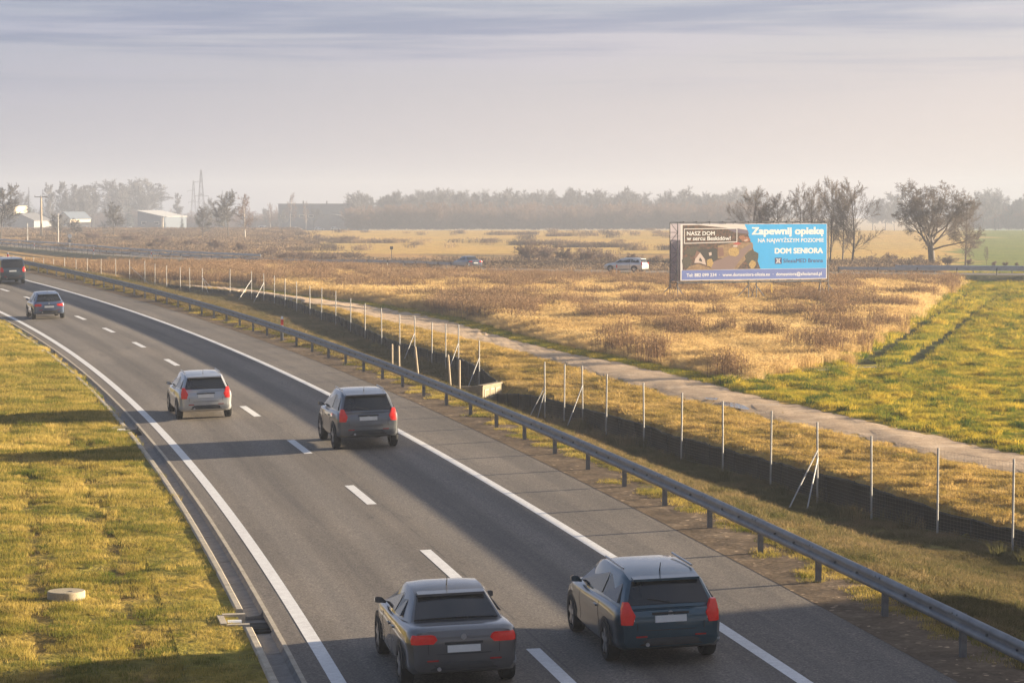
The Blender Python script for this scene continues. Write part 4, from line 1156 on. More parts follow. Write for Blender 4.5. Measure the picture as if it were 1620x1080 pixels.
# lattice frame behind the banner
DEP = 1.35
FX0, FX1 = XL - .22, XR + .16; FZ0, FZ1 = zb0 - .18, zb0 + H_ + .14
def bar(name, a, b, r=.035, m='zinc_dark'):
    mb = MB(); mb.tube(a, b, r, n=6); return mb.build(name, M[m], bill)
for y in (.06, DEP):
    bar('frame_tube', (FX0, y, FZ1), (FX1, y, FZ1), .04); bar('frame_tube', (FX0, y, FZ0), (FX1, y, FZ0), .05)
    for x in (FX0, -4.0, -1.9, .2, 2.2, 4.2, FX1): bar('upright', (x, y, FZ0 if -6 < x < 6 and x not in (.2,) else -.25), (x, y, FZ1), .04)
for x in (FX0, .2, FX1):
    n = 6
    for k in range(n):
        za, zc = FZ0 + (FZ1-FZ0)*k/n, FZ0 + (FZ1-FZ0)*(k+1)/n
        bar('lattice', (x, .06 if k % 2 else DEP, za), (x, DEP if k % 2 else .06, zc), .022); bar('lattice', (x, .06, zc), (x, DEP, zc), .02)
    bar('lattice', (x, .06, .1), (x, DEP, FZ0), .025); bar('lattice', (x, DEP, .1), (x, .06, FZ0), .025)
    # splayed props
    bar('prop', (x, .06, FZ0 - .3), (x + (.75 if x < 5 else 1.0), -1.5, -.2), .045, 'post_zinc'); bar('prop', (x, DEP, FZ0 - .3), (x - (1.3 if x < 5 else -.3), DEP + 1.4, -.2), .045, 'post_zinc')
    bar('prop', (x, .06, .75), (x - .95, -.8, -.2), .03, 'post_zinc')
mb = MB(); mb.box(FX0 + .05, FX1 - .05, DEP + .05, DEP + .07, FZ0 + .1, FZ1 - .1); mb.build('backing_sheet', B['cloth'], bill)
for k in range(12):
    x = XL + .25 + k * (W_ - .5) / 11
    for z0, z1 in ((FZ1 - .02, FZ1 + .07), (FZ0 - .07, FZ0 + .03)):
        mb = MB(); mb.box(x - .03, x + .03, -.03, .1, z0, z1); mb.build('clamp', M['trim'], bill)
mb = MB(); mb.box(-.95, -.55, .2, .6, .05, .32); mb.build('ballast_block', M['zinc_dark'], bill)
mb = MB(); mb.box(1.5, 1.62, .0, .06, zb0 - 1.05, zb0 - .35); mb.build('yellow_tag', mottled('yellow_plastic', (.5,.3,.03), (.6,.38,.05), 3, .6), bill)

# ------------------------------------------------------------------ trees: trunk and crown grown branch by branch
class Tree:
    def __init__(s, seed): s.r = random.Random(seed); s.T, s.B = [], []
    def branch(s, p, d, L, r, lvl, P):
        rr = s.r
        n = P['seg'][lvl]; pts = [Vector(p)]; d = Vector(d).normalized(); dirs = []
        step = L / n
        for i in range(n):
            j = P['wob'][lvl]
            d = (d + Vector((rr.gauss(0, j), rr.gauss(0, j), rr.gauss(0, j) + P['up'][lvl]))).normalized()
            pts.append(pts[-1] + d * step); dirs.append(d.copy())
        last = lvl == P['levels'] - 1
        r1 = r * P['taper'][lvl]
        for i in range(n):
            ra, rb = r + (r1 - r) * i / n, r + (r1 - r) * (i + 1) / n
            (s.T if lvl == 0 else s.B).append((pts[i], pts[i+1], ra, rb, lvl))
        if last: return
        k = P['kids'][lvl]; k = rr.randint(*k)
        for q in range(k):
            t = P['from'][lvl] + (1 - P['from'][lvl]) * (q + rr.random()) / k
            t = min(t, .995); i = min(int(t * n), n - 1)
            f = t * n - i; pos = pts[i].lerp(pts[i+1], f)
            ax = dirs[i].orthogonal().normalized(); ax.rotate(Matrix.Rotation(rr.uniform(0, 2*pi), 3, dirs[i]))
            a = radians(rr.uniform(*P['ang'][lvl]))
            nd = dirs[i].copy(); nd.rotate(Matrix.Rotation(a, 3, ax))
            LL = L * rr.uniform(*P['len'][lvl]) * P['shape'](t, lvl)
            s.branch(pos, nd, LL, max(P['rmin'], (r + (r1 - r) * t) * P['rad'][lvl]), lvl + 1, P)
def seg_mesh(name, segs, mat, nsides=lambda l: 3, rmin=0.0):
    V, F = [], []; base = 0
    by = {}
    for s in segs: by.setdefault(nsides(s[4]), []).append(s)
    me = bpy.data.meshes.new(name); vs, fs = [], []
    for n, L in by.items():
        a = np.array([tuple(x[0]) for x in L]); b = np.array([tuple(x[1]) for x in L]); ra = np.maximum([x[2] for x in L], rmin); rb = np.maximum([x[3] for x in L], rmin)
        d = b - a; d /= np.linalg.norm(d, axis=1, keepdims=True) + 1e-9
        h = np.where(np.abs(d[:, 2:3]) > .9, np.array([[1., 0, 0]]), np.array([[0, 0, 1.]]))
        x = np.cross(d, h); x /= np.linalg.norm(x, axis=1, keepdims=True) + 1e-9; y = np.cross(d, x)
        t = 2 * pi * np.arange(n) / n
        ring = x[:, None] * np.cos(t)[None, :, None] + y[:, None] * np.sin(t)[None, :, None]
        v = np.concatenate([a[:, None] + ring * ra[:, None, None], b[:, None] + ring * rb[:, None, None]], 1)
        off = base + np.arange(len(L))[:, None, None] * (2 * n)
        k = np.arange(n); q = np.stack([k, (k + 1) % n, n + (k + 1) % n, n + k], -1)[None] + off
        vs.append(v.reshape(-1, 3)); fs.append(q.reshape(-1, 4)); base += len(L) * 2 * n
    me = np_mesh(name, np.concatenate(vs), np.concatenate(fs), mat)
    return me
def tree_meshes(seed, P, bark, twig, rmin=.012):
    t = Tree(seed)
    for (p, d, L, r) in P['stems'](t.r): t.branch(p, d, L, r, 0, P)
    return (seg_mesh('trunk', t.T, bark, lambda l: 8), seg_mesh('crown', t.B, twig, lambda l: 5 if l == 1 else 3, rmin))
def one(z=0): return lambda L, r: (lambda rr: [((0, 0, -.2), (rr.gauss(0, .02), rr.gauss(0, .02), 1), L, r)])
OAK = dict(levels=6, seg=[4,8,5,4,3,2], wob=[.04,.11,.16,.18,.2,.2], up=[0,.05,.03,.02,.02,.02], taper=[.8,.25,.35,.4,.4,.4], kids=[(15,15),(7,9),(6,7),(5,7),(4,5),(0,0)],
  **{'from':[.52,.36,.25,.15,.1,.1]}, ang=[(16,76),(30,62),(30,60),(28,60),(25,60),(0,0)], len=[(1.28,1.46),(.36,.50),(.42,.58),(.45,.6),(.4,.6),(1,1)], rad=[.38,.50,.5,.52,.55,.6], rmin=.008,
  shape=lambda t, l: 1.0 if l == 0 else 1.15 - .45 * t, stems=lambda rr: [((0,0,-.2),(.02,0,1),4.4,.40)])
ALD = dict(levels=4, seg=[12,7,4,2], wob=[.025,.06,.12,.2], up=[.01,.075,.05,.02], taper=[.12,.25,.3,.4], kids=[(40,46),(8,10),(6,8),(0,0)],
  **{'from':[.18,.2,.1,.1]}, ang=[(38,66),(20,42),(22,48),(0,0)], len=[(.33,.46),(.34,.48),(.4,.6),(1,1)], rad=[.26,.5,.55,.6], rmin=.008,
  shape=lambda t, l: (.75 + .45 * t if t < .5 else .975 - 1.15 * (t - .5)) if l == 0 else 1.1 - .5 * t, stems=lambda rr: [((0,0,-.2),(.03,0,1),11.2,.16)])
BUSHY = dict(levels=4, seg=[5,4,4,2], wob=[.09,.13,.16,.2], up=[.06,.05,.04,.02], taper=[.3,.3,.35,.4], kids=[(8,11),(6,8),(4,6),(0,0)],
  **{'from':[.15,.15,.1,.1]}, ang=[(22,50),(25,50),(25,55),(0,0)], len=[(.45,.65),(.42,.6),(.45,.65),(1,1)], rad=[.5,.55,.6,.6], rmin=.012,
  shape=lambda t, l: 1.1 - .5 * t, stems=lambda rr: [((rr.gauss(0,.25), rr.gauss(0,.25), -.15), (rr.gauss(0,.38), rr.gauss(0,.38), 1), rr.uniform(2.6,4.2), .06) for _ in range(9)])
FOREST = dict(levels=4, seg=[9,4,3,2], wob=[.03,.1,.15,.2], up=[.01,.06,.05,.02], taper=[.15,.3,.35,.4], kids=[(26,32),(6,8),(5,6),(0,0)],
  **{'from':[.25,.15,.1,.1]}, ang=[(28,55),(25,50),(25,55),(0,0)], len=[(.26,.38),(.42,.58),(.42,.62),(1,1)], rad=[.36,.5,.55,.6], rmin=.02,
  shape=lambda t, l: (1.1 - .70 * t) if l == 0 else 1.1 - .5 * t, stems=lambda rr: [((0,0,-.2),(rr.gauss(0,.03),rr.gauss(0,.03),1),11.5,.17)])
BROAD = dict(FOREST, kids=[(14,17),(8,10),(6,8),(0,0)], len=[(.42,.62),(.42,.58),(.42,.62),(1,1)], shape=lambda t, l: (1.0 - .35*t) if l == 0 else 1.1 - .5*t, ang=[(25,65),(28,55),(25,55),(0,0)], wob=[.06,.13,.16,.2])
TM = {}
def kind(nm, P, seeds, bark='bark', twig='twig', rmin=.012):
    TM[nm] = [tree_meshes(sd, P, M[bark], M[twig], rmin) for sd in seeds]
kind('oak', OAK, [9], rmin=.011)
kind('alder', ALD, [1, 2, 3], rmin=.013)
kind('bushy', BUSHY, [4, 6, 8], 'bark', 'twig_red', .016)
kind('forest', FOREST, [11, 12, 13], 'bark', 'twig_grey', rmin=.055)
kind('broad', BROAD, [14, 15, 16], 'bark', 'twig_grey', rmin=.055)
kind('birch', dict(FOREST, up=[.01,.03,-.02,-.05]), [17, 18], 'birch', 'twig_red', .022)
def spruce_meshes(seed):
    r = random.Random(seed); V, F = [], []; H = 11.0
    mb = MB(); mb.tube((0,0,-.2), (0,0,H), .17, .02, n=7); tr = mb.mesh('trunk', M['bark'])
    z = .9
    while z < H - .1:
        R = (1 - z / H) ** .85 * 2.5 + .12
        for k in range(9):
            a = r.uniform(0, 2*pi); L = R * r.uniform(.7, 1.1); d = Vector((cos(a), sin(a), 0)); sd = Vector((-sin(a), cos(a), 0))
            for q in range(5):
                t0 = q / 5; c = d * (L * t0) + Vector((0, 0, z - .32 * L * t0 + .1*L*t0*t0)); e = d * (L * (t0 + .3)) + Vector((0, 0, z - .36 * L * (t0 + .3)))
                w = .30 * L * (1 - t0) ** .6 + .05
                i = len(V); V += [tuple(c + sd * w * r.uniform(.5, 1.1) - Vector((0, 0, .10))), tuple(c - sd * w * r.uniform(.5, 1.1) - Vector((0, 0, .10))), tuple(e)]
                F.append((i, i+1, i+2))
        z += .30
    me = bpy.data.meshes.new('crown'); me.from_pydata(V, [], F); me.materials.append(M['needle']); return (tr, me)
TM['spruce'] = [spruce_meshes(21), spruce_meshes(22)]
def put_tree(nm, kindn, p, h, label, group=None, cat='tree', wide=1.0, var=None, rz=None):
    ms = TM[kindn]; tr, cr = ms[var if var is not None else random.randrange(len(ms))]
    if cr.name not in HT: HT[cr.name] = max(v.co.z for v in cr.vertices)
    h0 = HT[cr.name]
    k = h / h0
    e = empty(nm, p, random.uniform(0, 6.28) if rz is None else rz, label, cat, group)
    e.scale = (k * wide, k * wide, k)
    link('trunk', tr, e); link('crown', cr, e)
    return e
HT = {}
FAR = lambda d: d * 1.75 if d >= 605 else d     # far things pushed out along the line of sight, deeper into the haze
def tree_at(nm, kindn, u, vtop, vbase, label, group=None, cat='tree', wide=1.0, d=None, var=None, rz=None):
    if d is None: p = gpt(u, vbase); d = p.y
    else:
        d = FAR(d); p = at_d(u, vbase, d); p.z = gz(p.x, p.y)
    top = at_d(u, vtop, d).z
    return put_tree(nm, kindn, p, top - p.z, label, group, cat, wide, var, rz)
tree_at('bare_tree', 'oak', 1474, 281, 424, 'broad spreading bare tree standing alone beyond the side road', None, 'tree', 1.16, 334, 0, 2.1)
G = 'tall bare trees beyond the billboard'
for i, (u, vt, vb, d, w, lab) in enumerate([(1527,300,424,338,.95,'slim bare tree leaning out from behind the big spreading tree'),
   (1194,293,424,330,1.25,'bushy bare tree above the middle of the billboard'),(1222,302,424,336,1.2,'lower bare tree just right of the bushy one above the billboard'),
   (1268,287,424,332,.8,'slender bare tree above the blue half of the billboard'),(1286,283,424,335,.75,'second slender bare tree above the blue half of the billboard'),
   (1313,277,424,330,.8,'tall bare tree rising behind the billboard\'s right corner'),(1333,286,424,338,.8,'thin bare tree just right of the billboard\'s corner'),(1347,279,424,331,1.05,'full bare tree standing free right of the billboard')]):
    tree_at('bare_tree', 'alder', u, vt, vb, lab, G, 'tree', w, d, i % 3)
tree_at('sapling', 'alder', 1561, 388, 423, 'thin sapling between the hedge bushes and the green field', None, 'tree', .5, 345)
G = 'bushes along the side road'
for i, (u, vt, vb, d, w, lab) in enumerate([(1380,400,424,340,1.5,'brown bush at the foot of the free bare tree'),(1415,398,424,342,1.6,'brown thicket left of the big tree\'s trunk'),(1450,402,424,344,1.5,'low thicket at the big tree\'s trunk'),
   (1500,400,424,345,1.5,'thicket right of the big tree\'s trunk'),(1530,408,424,347,1.5,'lower thicket sloping down toward the green field'),(1572,412,424,342,1.2,'first round bush by the green field'),(1590,412,424,342,1.2,'second round bush by the green field'),(1608,414,424,342,1.2,'third round bush at the right picture edge'),
   (832,379,420,352,1.3,'grey-brown shrub behind the gap in the side road rails'),(858,380,421,356,1.3,'tallest shrub of the thicket left of the white car'),(890,388,421,350,1.4,'shrub in the thicket left of the white car'),(930,390,423,346,1.5,'shrub behind the white car'),(962,392,423,350,1.4,'shrub right behind the white car\'s roof'),
   (1000,398,424,344,1.5,'low shrub between white car and billboard'),(1035,402,424,340,1.5,'low shrub touching the billboard\'s left edge'),(790,404,422,345,1.3,'small shrub left of the grey-brown thicket'),(668,404,416,360,1.2,'small shrub in the golden field behind the blue car'),(700,402,417,355,1.3,'low shrub behind the blue car')]):
    tree_at('bush', 'bushy', u, vt, vb, lab, G, 'bush', w, d, i % 3)
G = 'dark shrubs in the scrub at the left'
SHRUBS = ['grey-brown shrub in the scrub directly below the pylons', 'grey-brown shrub right of the pylons, nearer the side road', "grey-brown small shrub under the grey shed's right end", 'grey-brown shrub at the left tip of the golden field', 'grey-brown shrub by the side road below the long building', 'grey-brown shrub just above the guardrail below the hangar', "grey-brown shrub left of the golden field's tip", 'grey-brown shrub below the pale-trunked birch', "grey-brown shrub under the grey shed's left end", 'grey-brown shrub near the white van', 'grey-brown shrub below the grey shed by the side road', 'grey-brown small far shrub under the rust-roofed shed', 'grey-brown small far shrub under the hangar', "grey-brown small far shrub under the long building's left corner"]
for i, (u, vt, d, w) in enumerate([(300,372,470,1.5),(338,376,450,1.6),(258,370,500,1.5),(455,391,360,1.6),(488,394,352,1.6),(520,398,345,1.5),(420,386,380,1.5),(385,380,410,1.4),(205,366,520,1.5),(150,362,560,1.5),(240,378,440,1.5),(545,372,560,1.4),(500,368,590,1.4),(450,372,560,1.5)]):
    tree_at('bush', 'bushy', u, vt, 322 + 8.18 * FPX / d, SHRUBS[i], G, 'bush', w, d, i % 3)
# hazy trees and woods at the back
G = 'hazy trees round the far sheds'
for i, (k_, u, vt, vb, d, w, lab) in enumerate([('broad',2,288,372,520,.9,'dark tree cut by the left picture edge'),('spruce',46,297,365,640,1.1,'pointed spruce left of the utility pole'),('spruce',68,300,362,700,.9,'spruce behind the utility pole'),
  ('broad',186,286,362,800,1.5,'wide hazy crown at the left of the highest clump'),('broad',226,281,362,820,1.5,'wide hazy crown at the right of the highest clump'),('broad',140,296,362,790,1.4,'wide faint crown at the end of the left clump'),('broad',106,292,362,800,1.4,'wide faint crown within the left clump'),('forest',82,288,362,690,.9,'tall pale tree right of the utility pole'),('forest',98,286,362,700,.9,'second tall pale tree right of the utility pole'),('forest',118,290,362,710,1,'pale tree in the middle of the left clump'),('forest',133,292,362,700,.9,'fourth pale tree of the left clump'),('forest',148,291,362,720,1.1,'pale round tree ending the left clump'),
  ('broad',180,318,374,604,1.1,'low spreading tree in front of the grey shed'),('broad',195,282,362,760,1.1,'big hazy tree, left half of the highest clump'),('broad',215,279,362,780,1.1,'big hazy tree, centre of the highest clump'),('broad',238,284,362,770,1.1,'big hazy tree, right half of the highest clump'),
  ('spruce',204,305,360,720,.8,'dark narrow spruce left of the grey shed'),('spruce',255,308,360,730,.9,'spruce above the grey shed roof'),('forest',280,304,360,760,.8,'thin tree between shed and pylon'),('spruce',288,333,362,640,.8,'small spruce right of the grey shed'),
  ('broad',320,324,380,570,1.0,'bush-like tree in front of the pylons'),('spruce',352,302,364,660,.9,'dark spruce inside the clump right of the pylons'),('broad',362,298,380,585,1.0,'large left tree of the clump right of the pylons'),('birch',388,306,380,580,1.2,'pale-trunked birch, right tree of that clump'),('broad',340,312,370,640,1,'faint tree just right of the pylons'),
  ('birch',428,320,372,610,.9,'small birch left of the long blue-grey building'),('birch',459,304,366,620,.9,'birch in front of the long building\'s left end'),('birch',484,318,364,620,.8,'slim birch in front of the long building'),('broad',420,328,366,700,1,'low hazy tree left of the long building'),('broad',506,326,366,690,1.1,'faint tree over the hangar\'s left shoulder'),('broad',560,324,366,690,1.2,'faint round tree hiding the long building\'s right end'),('broad',445,330,366,640,1.0,'low tree at the long building\'s left corner'),
  ('spruce',18,306,366,640,1.2,'hazy conifer above the cream house'),('broad',96,336,372,585,1.3,'brown round bush-tree hiding the barn'),('broad',30,300,362,700,1,'hazy tree behind the cream house'),('broad',118,344,372,590,1.4,'lower brown bush by the white truck')]):
    tree_at('hazy_tree', k_, u, vt, vb, lab, G, 'tree', w, d)
G = 'trees of the far misty wood'
k = 0
for u, vt in [(576,318),(590,314),(604,312),(618,314),(632,312),(645,316),(656,300),(668,298),(680,304),(692,308),(704,306),(716,302),(728,308),(741,300),(754,299),(766,304),(778,314),(790,318),(802,312),(814,311),(826,316),(838,310),(850,306),(862,308),(874,316),(886,320),(898,316),(910,314),(922,306),(934,309),(946,314),(958,312),(970,314),(982,312),(994,306),(1006,308),(1018,314),(1030,318),(1042,308),(1054,314),(1066,322),(1080,318),(1094,318),(1108,314),(1122,318),(1136,306),(1150,300),(1164,294),(1176,292),(1188,300)]:
    d = random.uniform(1000, 1150)
    tree_at('misty_tree', random.choice(['forest', 'broad', 'forest']), u + random.uniform(-4, 4), vt + random.uniform(-2, 3), 366, 'bare grey tree in the misty wood along the far field edge', G, 'tree', random.uniform(.8, 1.25), d)
for u, vt, lab in [(1556,318,'misty round tree right of the big spreading tree'),(1575,306,'tallest misty tree right of the big spreading tree'),(1596,318,'misty tree near the right picture edge'),(1618,310,'misty tree cut by the right picture edge')]:
    tree_at('misty_tree', 'broad', u, vt, 362, lab, 'misty trees above the green field', 'tree', 1.3, random.uniform(600, 680))
for u, vt in [(1380,322),(1400,318),(1415,325),(1240,320)]:
    tree_at('misty_tree', 'broad', u, vt, 362, 'faint misty tree on the skyline behind the tall bare trees', 'faint trees behind the tall ones', 'tree', 1.2, random.uniform(700, 780))

# ------------------------------------------------------------------ poles, pylons, sheds
M['steel_far'] = mottled('pylon_steel', (.10,.10,.11), (.16,.16,.17), 1, .6, .4)
def pylon(u, vtop, d, H, label, sc=1.0):
    d = FAR(d); p = at_d(u, vtop, d); p.z = gz(p.x, p.y); H = at_d(u, vtop, d).z - p.z
    e = empty('pylon', p, .35, label, 'pylon', 'lattice pylons in the haze')
    mb = MB(); w = lambda z: 1.9 * (1 - z / H) ** 1.1 + .22
    N = 9; cs = ((-1,-1),(1,-1),(1,1),(-1,1))
    for k in range(N):
        z0, z1 = H*k/N, H*(k+1)/N
        for i in range(4):
            a, b = cs[i], cs[(i+1)%4]
            mb.tube((a[0]*w(z0), a[1]*w(z0), z0), (a[0]*w(z1), a[1]*w(z1), z1), .10, n=4)
            mb.tube((a[0]*w(z0), a[1]*w(z0), z0), (b[0]*w(z1), b[1]*w(z1), z1), .055, n=4)
            mb.tube((a[0]*w(z1), a[1]*w(z1), z1), (b[0]*w(z1), b[1]*w(z1), z1), .05, n=4)
    mb.build('tower', M['steel_far'], e)
    for z, xa, xb in ((H*.80, -3.4, .4), (H*.57, -3.0, 3.6), (H*.57+.45, -1.2, 1.2)):
        mb = MB(); mb.tube((xa, 0, z), (xb, 0, z), .10, n=4); mb.tube((xa, 0, z), (0, 0, z + .7), .06, n=4); mb.tube((xb, 0, z), (0, 0, z + .7), .06, n=4); mb.build('cross_arm', M['steel_far'], e)
        if abs(z - H*.57) < .01 or z > H*.7:
            for x in (xa, xb):
                mb = MB(); mb.tube((x, 0, z), (x, 0, z - .8), .07, n=5); mb.build('insulator', M['steel_far'], e)
pylon(318, 269, 690, 0, 'nearer and taller lattice pylon above the far sheds')
pylon(306, 286, 860, 0, 'farther lattice pylon just left of the taller one')
def pole(nm, u, vt, vb, r, label, cat, d=None, arms=(), mat='post_zinc', extra=None):
    p = gpt(u, vb) if d is None else at_d(u, vb, FAR(d))
    p.z = gz(p.x, p.y); h = at_d(u, vt, p.y).z - p.z
    e = empty(nm, p, 0, label, cat)
    mb = MB(); mb.tube((0,0,-.3), (0,0,h), r, r*.7, n=8); mb.build('shaft', M[mat], e)
    for (z, a, b) in arms:
        mb = MB(); mb.box(a, b, -.08, .08, h+z-.08, h+z+.08); mb.build('cross_arm', M['bark'], e)
        for x in (a + .1, b - .1, (a+b)/2): 
            mb = MB(); mb.tube((x,0,h+z+.08), (x,0,h+z+.4), .07, n=6); mb.build('insulator', M['bark'], e)
    if extra: extra(e, h)
    return e
pole('utility_pole', 65.5, 311, 375, .28, 'pale wooden utility pole with a cross arm at the far left', 'pole', 600, [(-.1, -1.5, 1.4)], 'wood_post')
pole('lamp_post', 92, 338, 384, .11, 'slim grey post beside the side road, taller of two', 'post', 476)
pole('lamp_post', 43.5, 353, 380, .10, 'shorter slim grey post at the far left beside the side road', 'post', 500)
def disc(e, h):
    mb = MB(); mb.tube((0,-.06,h-.15), (0,-.03,h-.15), .36, n=16); mb.build('sign_disc', M['white'], e)
    mb = MB(); mb.tube((0,-.06,h-.95), (0,-.03,h-.95), .30, n=16); mb.build('sign_disc', M['zinc'], e)
pole('road_sign', 110.5, 372, 392, .05, 'small round road sign on a post at the side road', 'sign', 430, extra=disc)
def nest(e, h):
    mb = MB(); mb.box(-.2,.2,-.15,.15,h-.3,h+.1); mb.build('box', M['bark'], e)
pole('bird_post', 619.5, 391, 416, .05, 'thin post with a small box in the golden field', 'post', 345, extra=nest, mat='bark')
pole('mast', 405, 336, 355, .12, 'short dark mast left of the long building', 'mast', 640, mat='bark')
def pulpit(e, h):
    mb = MB(); mb.box(-.9,.9,-.7,.7,h-1.6,h); mb.build('cabin', M['bark'], e)
    mb = MB(); mb.loft([[(-1.05,-.85,h),(1.05,-.85,h),(1.05,.85,h),(-1.05,.85,h)],[(-1.0,-.8,h+.22),(1.0,-.8,h+.12),(1.0,.8,h+.12),(-1.0,.8,h+.22)]]); mb.build('roof', M['bark'], e)
    for x in (-.7,.7):
        mb = MB(); mb.tube((x*1.3,-.6,-.2),(x,-.5,h-1.6),.09,n=6); mb.build('leg', M['bark'], e)
pole('hunting_stand', 1576, 345, 362, .08, 'dark wooden hunting stand on the skyline of the green field', 'hunting stand', 640, mat='bark', extra=pulpit)

C = lambda n, c, sc=.6: mottled(n, tuple(x*.88 for x in c), tuple(min(1, x*1.08) for x in c), sc, .8)
BM = {'cream': C('cream_render', (.62,.50,.36)), 'bluegrey': C('blue_grey_cladding', (.09,.115,.155)), 'roofgrey': C('roof_sheet', (.42,.42,.42)), 'dark': C('dark_roof', (.12,.12,.13)), 'grey': C('grey_wall', (.25,.25,.26)),
      'rust': C('rust_tiles', (.36,.17,.10)), 'win': mottled('window_glass', (.03,.035,.04), (.06,.065,.07), 1, .15), 'white': C('white_panel', (.68,.66,.63)), 'heap': C('gravel_heap', (.17,.155,.14), 1.5)}
def gable(name, u0, u1, veave, vridge, vbase, d, depth, wall, roof, label, slope='gable', wins=0, rz=0.0, fly=.35, cat='building', lit=None):
    d = FAR(d); depth *= 1.4
    p0, p1 = at_d(u0, vbase, d), at_d(u1, vbase, d); W = p1.x - p0.x
    c = Vector(((p0.x + p1.x)/2, d, 0)); c.z = min(gz(c.x, c.y), at_d((u0+u1)/2, vbase, d).z)
    he, hr = at_d(u0, veave, d).z - c.z, at_d(u0, vridge, d).z - c.z
    e = empty(name, c, rz, label, cat, 'far sheds and houses')
    w = W / 2
    if slope == 'gable': prof = [(-w,-.3),(w,-.3),(w,he),(0,hr),(-w,he)]
    elif slope == 'mono': prof = [(-w,-.3),(w,-.3),(w,he),(-w,hr)]
    elif slope == 'arch': prof = [(w,-.3),(w,he)] + [(w*cos(t), he + (hr-he)*sin(t)) for t in np.linspace(.1, pi-.1, 9)] + [(-w,he),(-w,-.3)]
    else: prof = [(-w,-.3),(w,-.3),(w,hr),(-w,hr)]
    mb = MB(); mb.loft([[(x, y, z) for x, z in prof] for y in (0, depth)]); mb.build('wall', BM[wall], e)
    mb = MB(); f = fly; th_ = .22
    top = prof[2:] if slope != 'arch' else prof[1:-1]
    if slope == 'gable': line = [(w+f, he - f*(hr-he)/w), (0, hr), (-w-f, he - f*(hr-he)/w)]
    elif slope == 'mono': line = [(w+f, he - f*(hr-he)/(2*w)), (-w-f, hr + f*(hr-he)/(2*w))]
    elif slope == 'arch': line = [(x*1.03, z) for x, z in top]
    else: line = [(w+f, hr), (-w-f, hr)]
    sec = lambda y: [(x, y, z + .03) for x, z in line] + [(x, y, z + .03 + th_) for x, z in reversed(line)]
    mb.loft([sec(-f), sec(depth + f)]); rf = mb.build('roof', BM[roof], e)
    for k in range(wins):
        x = -w + (k + .5) * W / wins; ww = min(W / wins * .30, 1.2)
        zc = he * .55 if slope != 'flat' else hr * .55
        mb = MB(); mb.box(x-ww, x+ww, -.08, .05, zc-.7, zc+.6); wn_ = mb.build('window', BM['white'], e)
        mb = MB(); mb.box(x-ww*.85, x+ww*.85, -.10, -.05, zc-.6, zc+.5); mb.build('pane', BM['win'], wn_)
    return e, W, he, hr, rf
e, W, he, hr, rf = gable('shed', 214, 262, 343, 334, 362, 640, 13, 'bluegrey', 'roofgrey', 'blue-grey shed with a pale sloping roof in the haze', 'mono', 2, -.45)
mb = MB(); mb.box(W/2-.9, W/2+.15, -.35, -.05, 0, he); mb.build('corner_pillar', BM['cream'], e)
mb = MB(); mb.box(-W*.2, W*.2, -.1, .05, 0, he*.6); mb.build('door', BM['dark'], e)
gable('house', -8, 23, 331, 326, 345, 640, 9, 'cream', 'dark', 'cream flat-topped house at the left picture edge', 'flat', 3, -.3)
gable('barn', 2, 56, 349, 338, 364, 610, 12, 'grey', 'dark', 'low dark-roofed barn under the cream house', 'gable', 0, -.25)
gable('barn', 88, 114, 346, 336, 358, 640, 10, 'cream', 'bluegrey', 'barn with a sunlit cream wall behind the brown bush', 'gable', 1, -.5)
e, W, he, hr, rf = gable('warehouse', 440, 574, 334, 323, 362, 720, 20, 'bluegrey', 'dark', 'long flat blue-grey building in the haze', 'flat', 9, -.05)
for x in (-W*.22, W*.06):
    mb = MB(); mb.tube((x, 6, hr), (x, 6, hr + 1.2), .35, n=8); mb.tube((x, 6, hr+1.2), (x, 6, hr+1.6), .55, .3, n=8); mb.build('roof_vent', BM['dark'], e)
gable('hangar', 497, 549, 352, 340, 364, 650, 18, 'grey', 'dark', 'round-topped hangar in front of the long building', 'arch', 0, 0, .1)
gable('shed', 545, 562, 353, 349, 363, 660, 8, 'grey', 'rust', 'small rust-roofed shed right of the hangar', 'gable', 1)
e, W, he, hr, rf = gable('house', 1106, 1152, 342, 341, 356, 610, 10, 'cream', 'roofgrey', 'cream house with a pale canopy left above the billboard', 'flat', 4, -.15)
mb = MB(); mb.box(-W*.75, W*.5, -1.5, 6, hr + 1.3, hr + 1.65); mb.build('canopy', BM['cream'], e)
for x in (-W*.7, W*.45):
    mb = MB(); mb.box(x-.1, x+.1, -1.3, -1.1, -.3, hr + 1.3); mb.build('canopy_post', BM['grey'], e)
# heaps of gravel in the yard
def heap(u0, u1, vt, vb, d, label):
    d = FAR(d); p0, p1 = at_d(u0, vb, d), at_d(u1, vb, d); c = (p0 + p1) / 2; c.z = gz(c.x, c.y); R = (p1.x - p0.x) / 2; H = at_d(u0, vt, d).z - c.z
    mb = MB(); secs = []
    for r_, z in ((1.05, -.3), (.85, .16), (.6, .45), (.35, .75), (.12, .97), (.02, 1)):
        secs.append([(R*r_*cos(2*pi*k/16)*random.uniform(.92,1.08), R*.7*r_*sin(2*pi*k/16), H*z*random.uniform(.95,1.03)) for k in range(16)])
    mb.loft(secs); e = tag(mb.build('gravel_heap', BM['heap'], smooth=60, loc=c), label, 'heap', 'gravel heaps in the far yard')
heap(0, 48, 346, 364, 615, 'grey gravel heap before the dark-roofed barn')
heap(98, 132, 355, 364, 612, 'low brown earth heap beside the white truck')
side = lambda u, v, d: at_d(u, v, d)
def far_vehicle(kind_, c, u, d, rz, label):
    p = at_d(u, 360, FAR(d) - 20); p.z = gz(p.x, p.y)
    make_car(kind_, P_('far_paint', c), p, rz, label, group='vehicles parked by the far sheds')
far_vehicle('van', (.66,.64,.60), 137, 620, 1.4, 'white van parked right of the cream-walled barn')
far_vehicle('van', (.60,.58,.54), 418, 610, 1.5, 'pale van parked left of the long building')
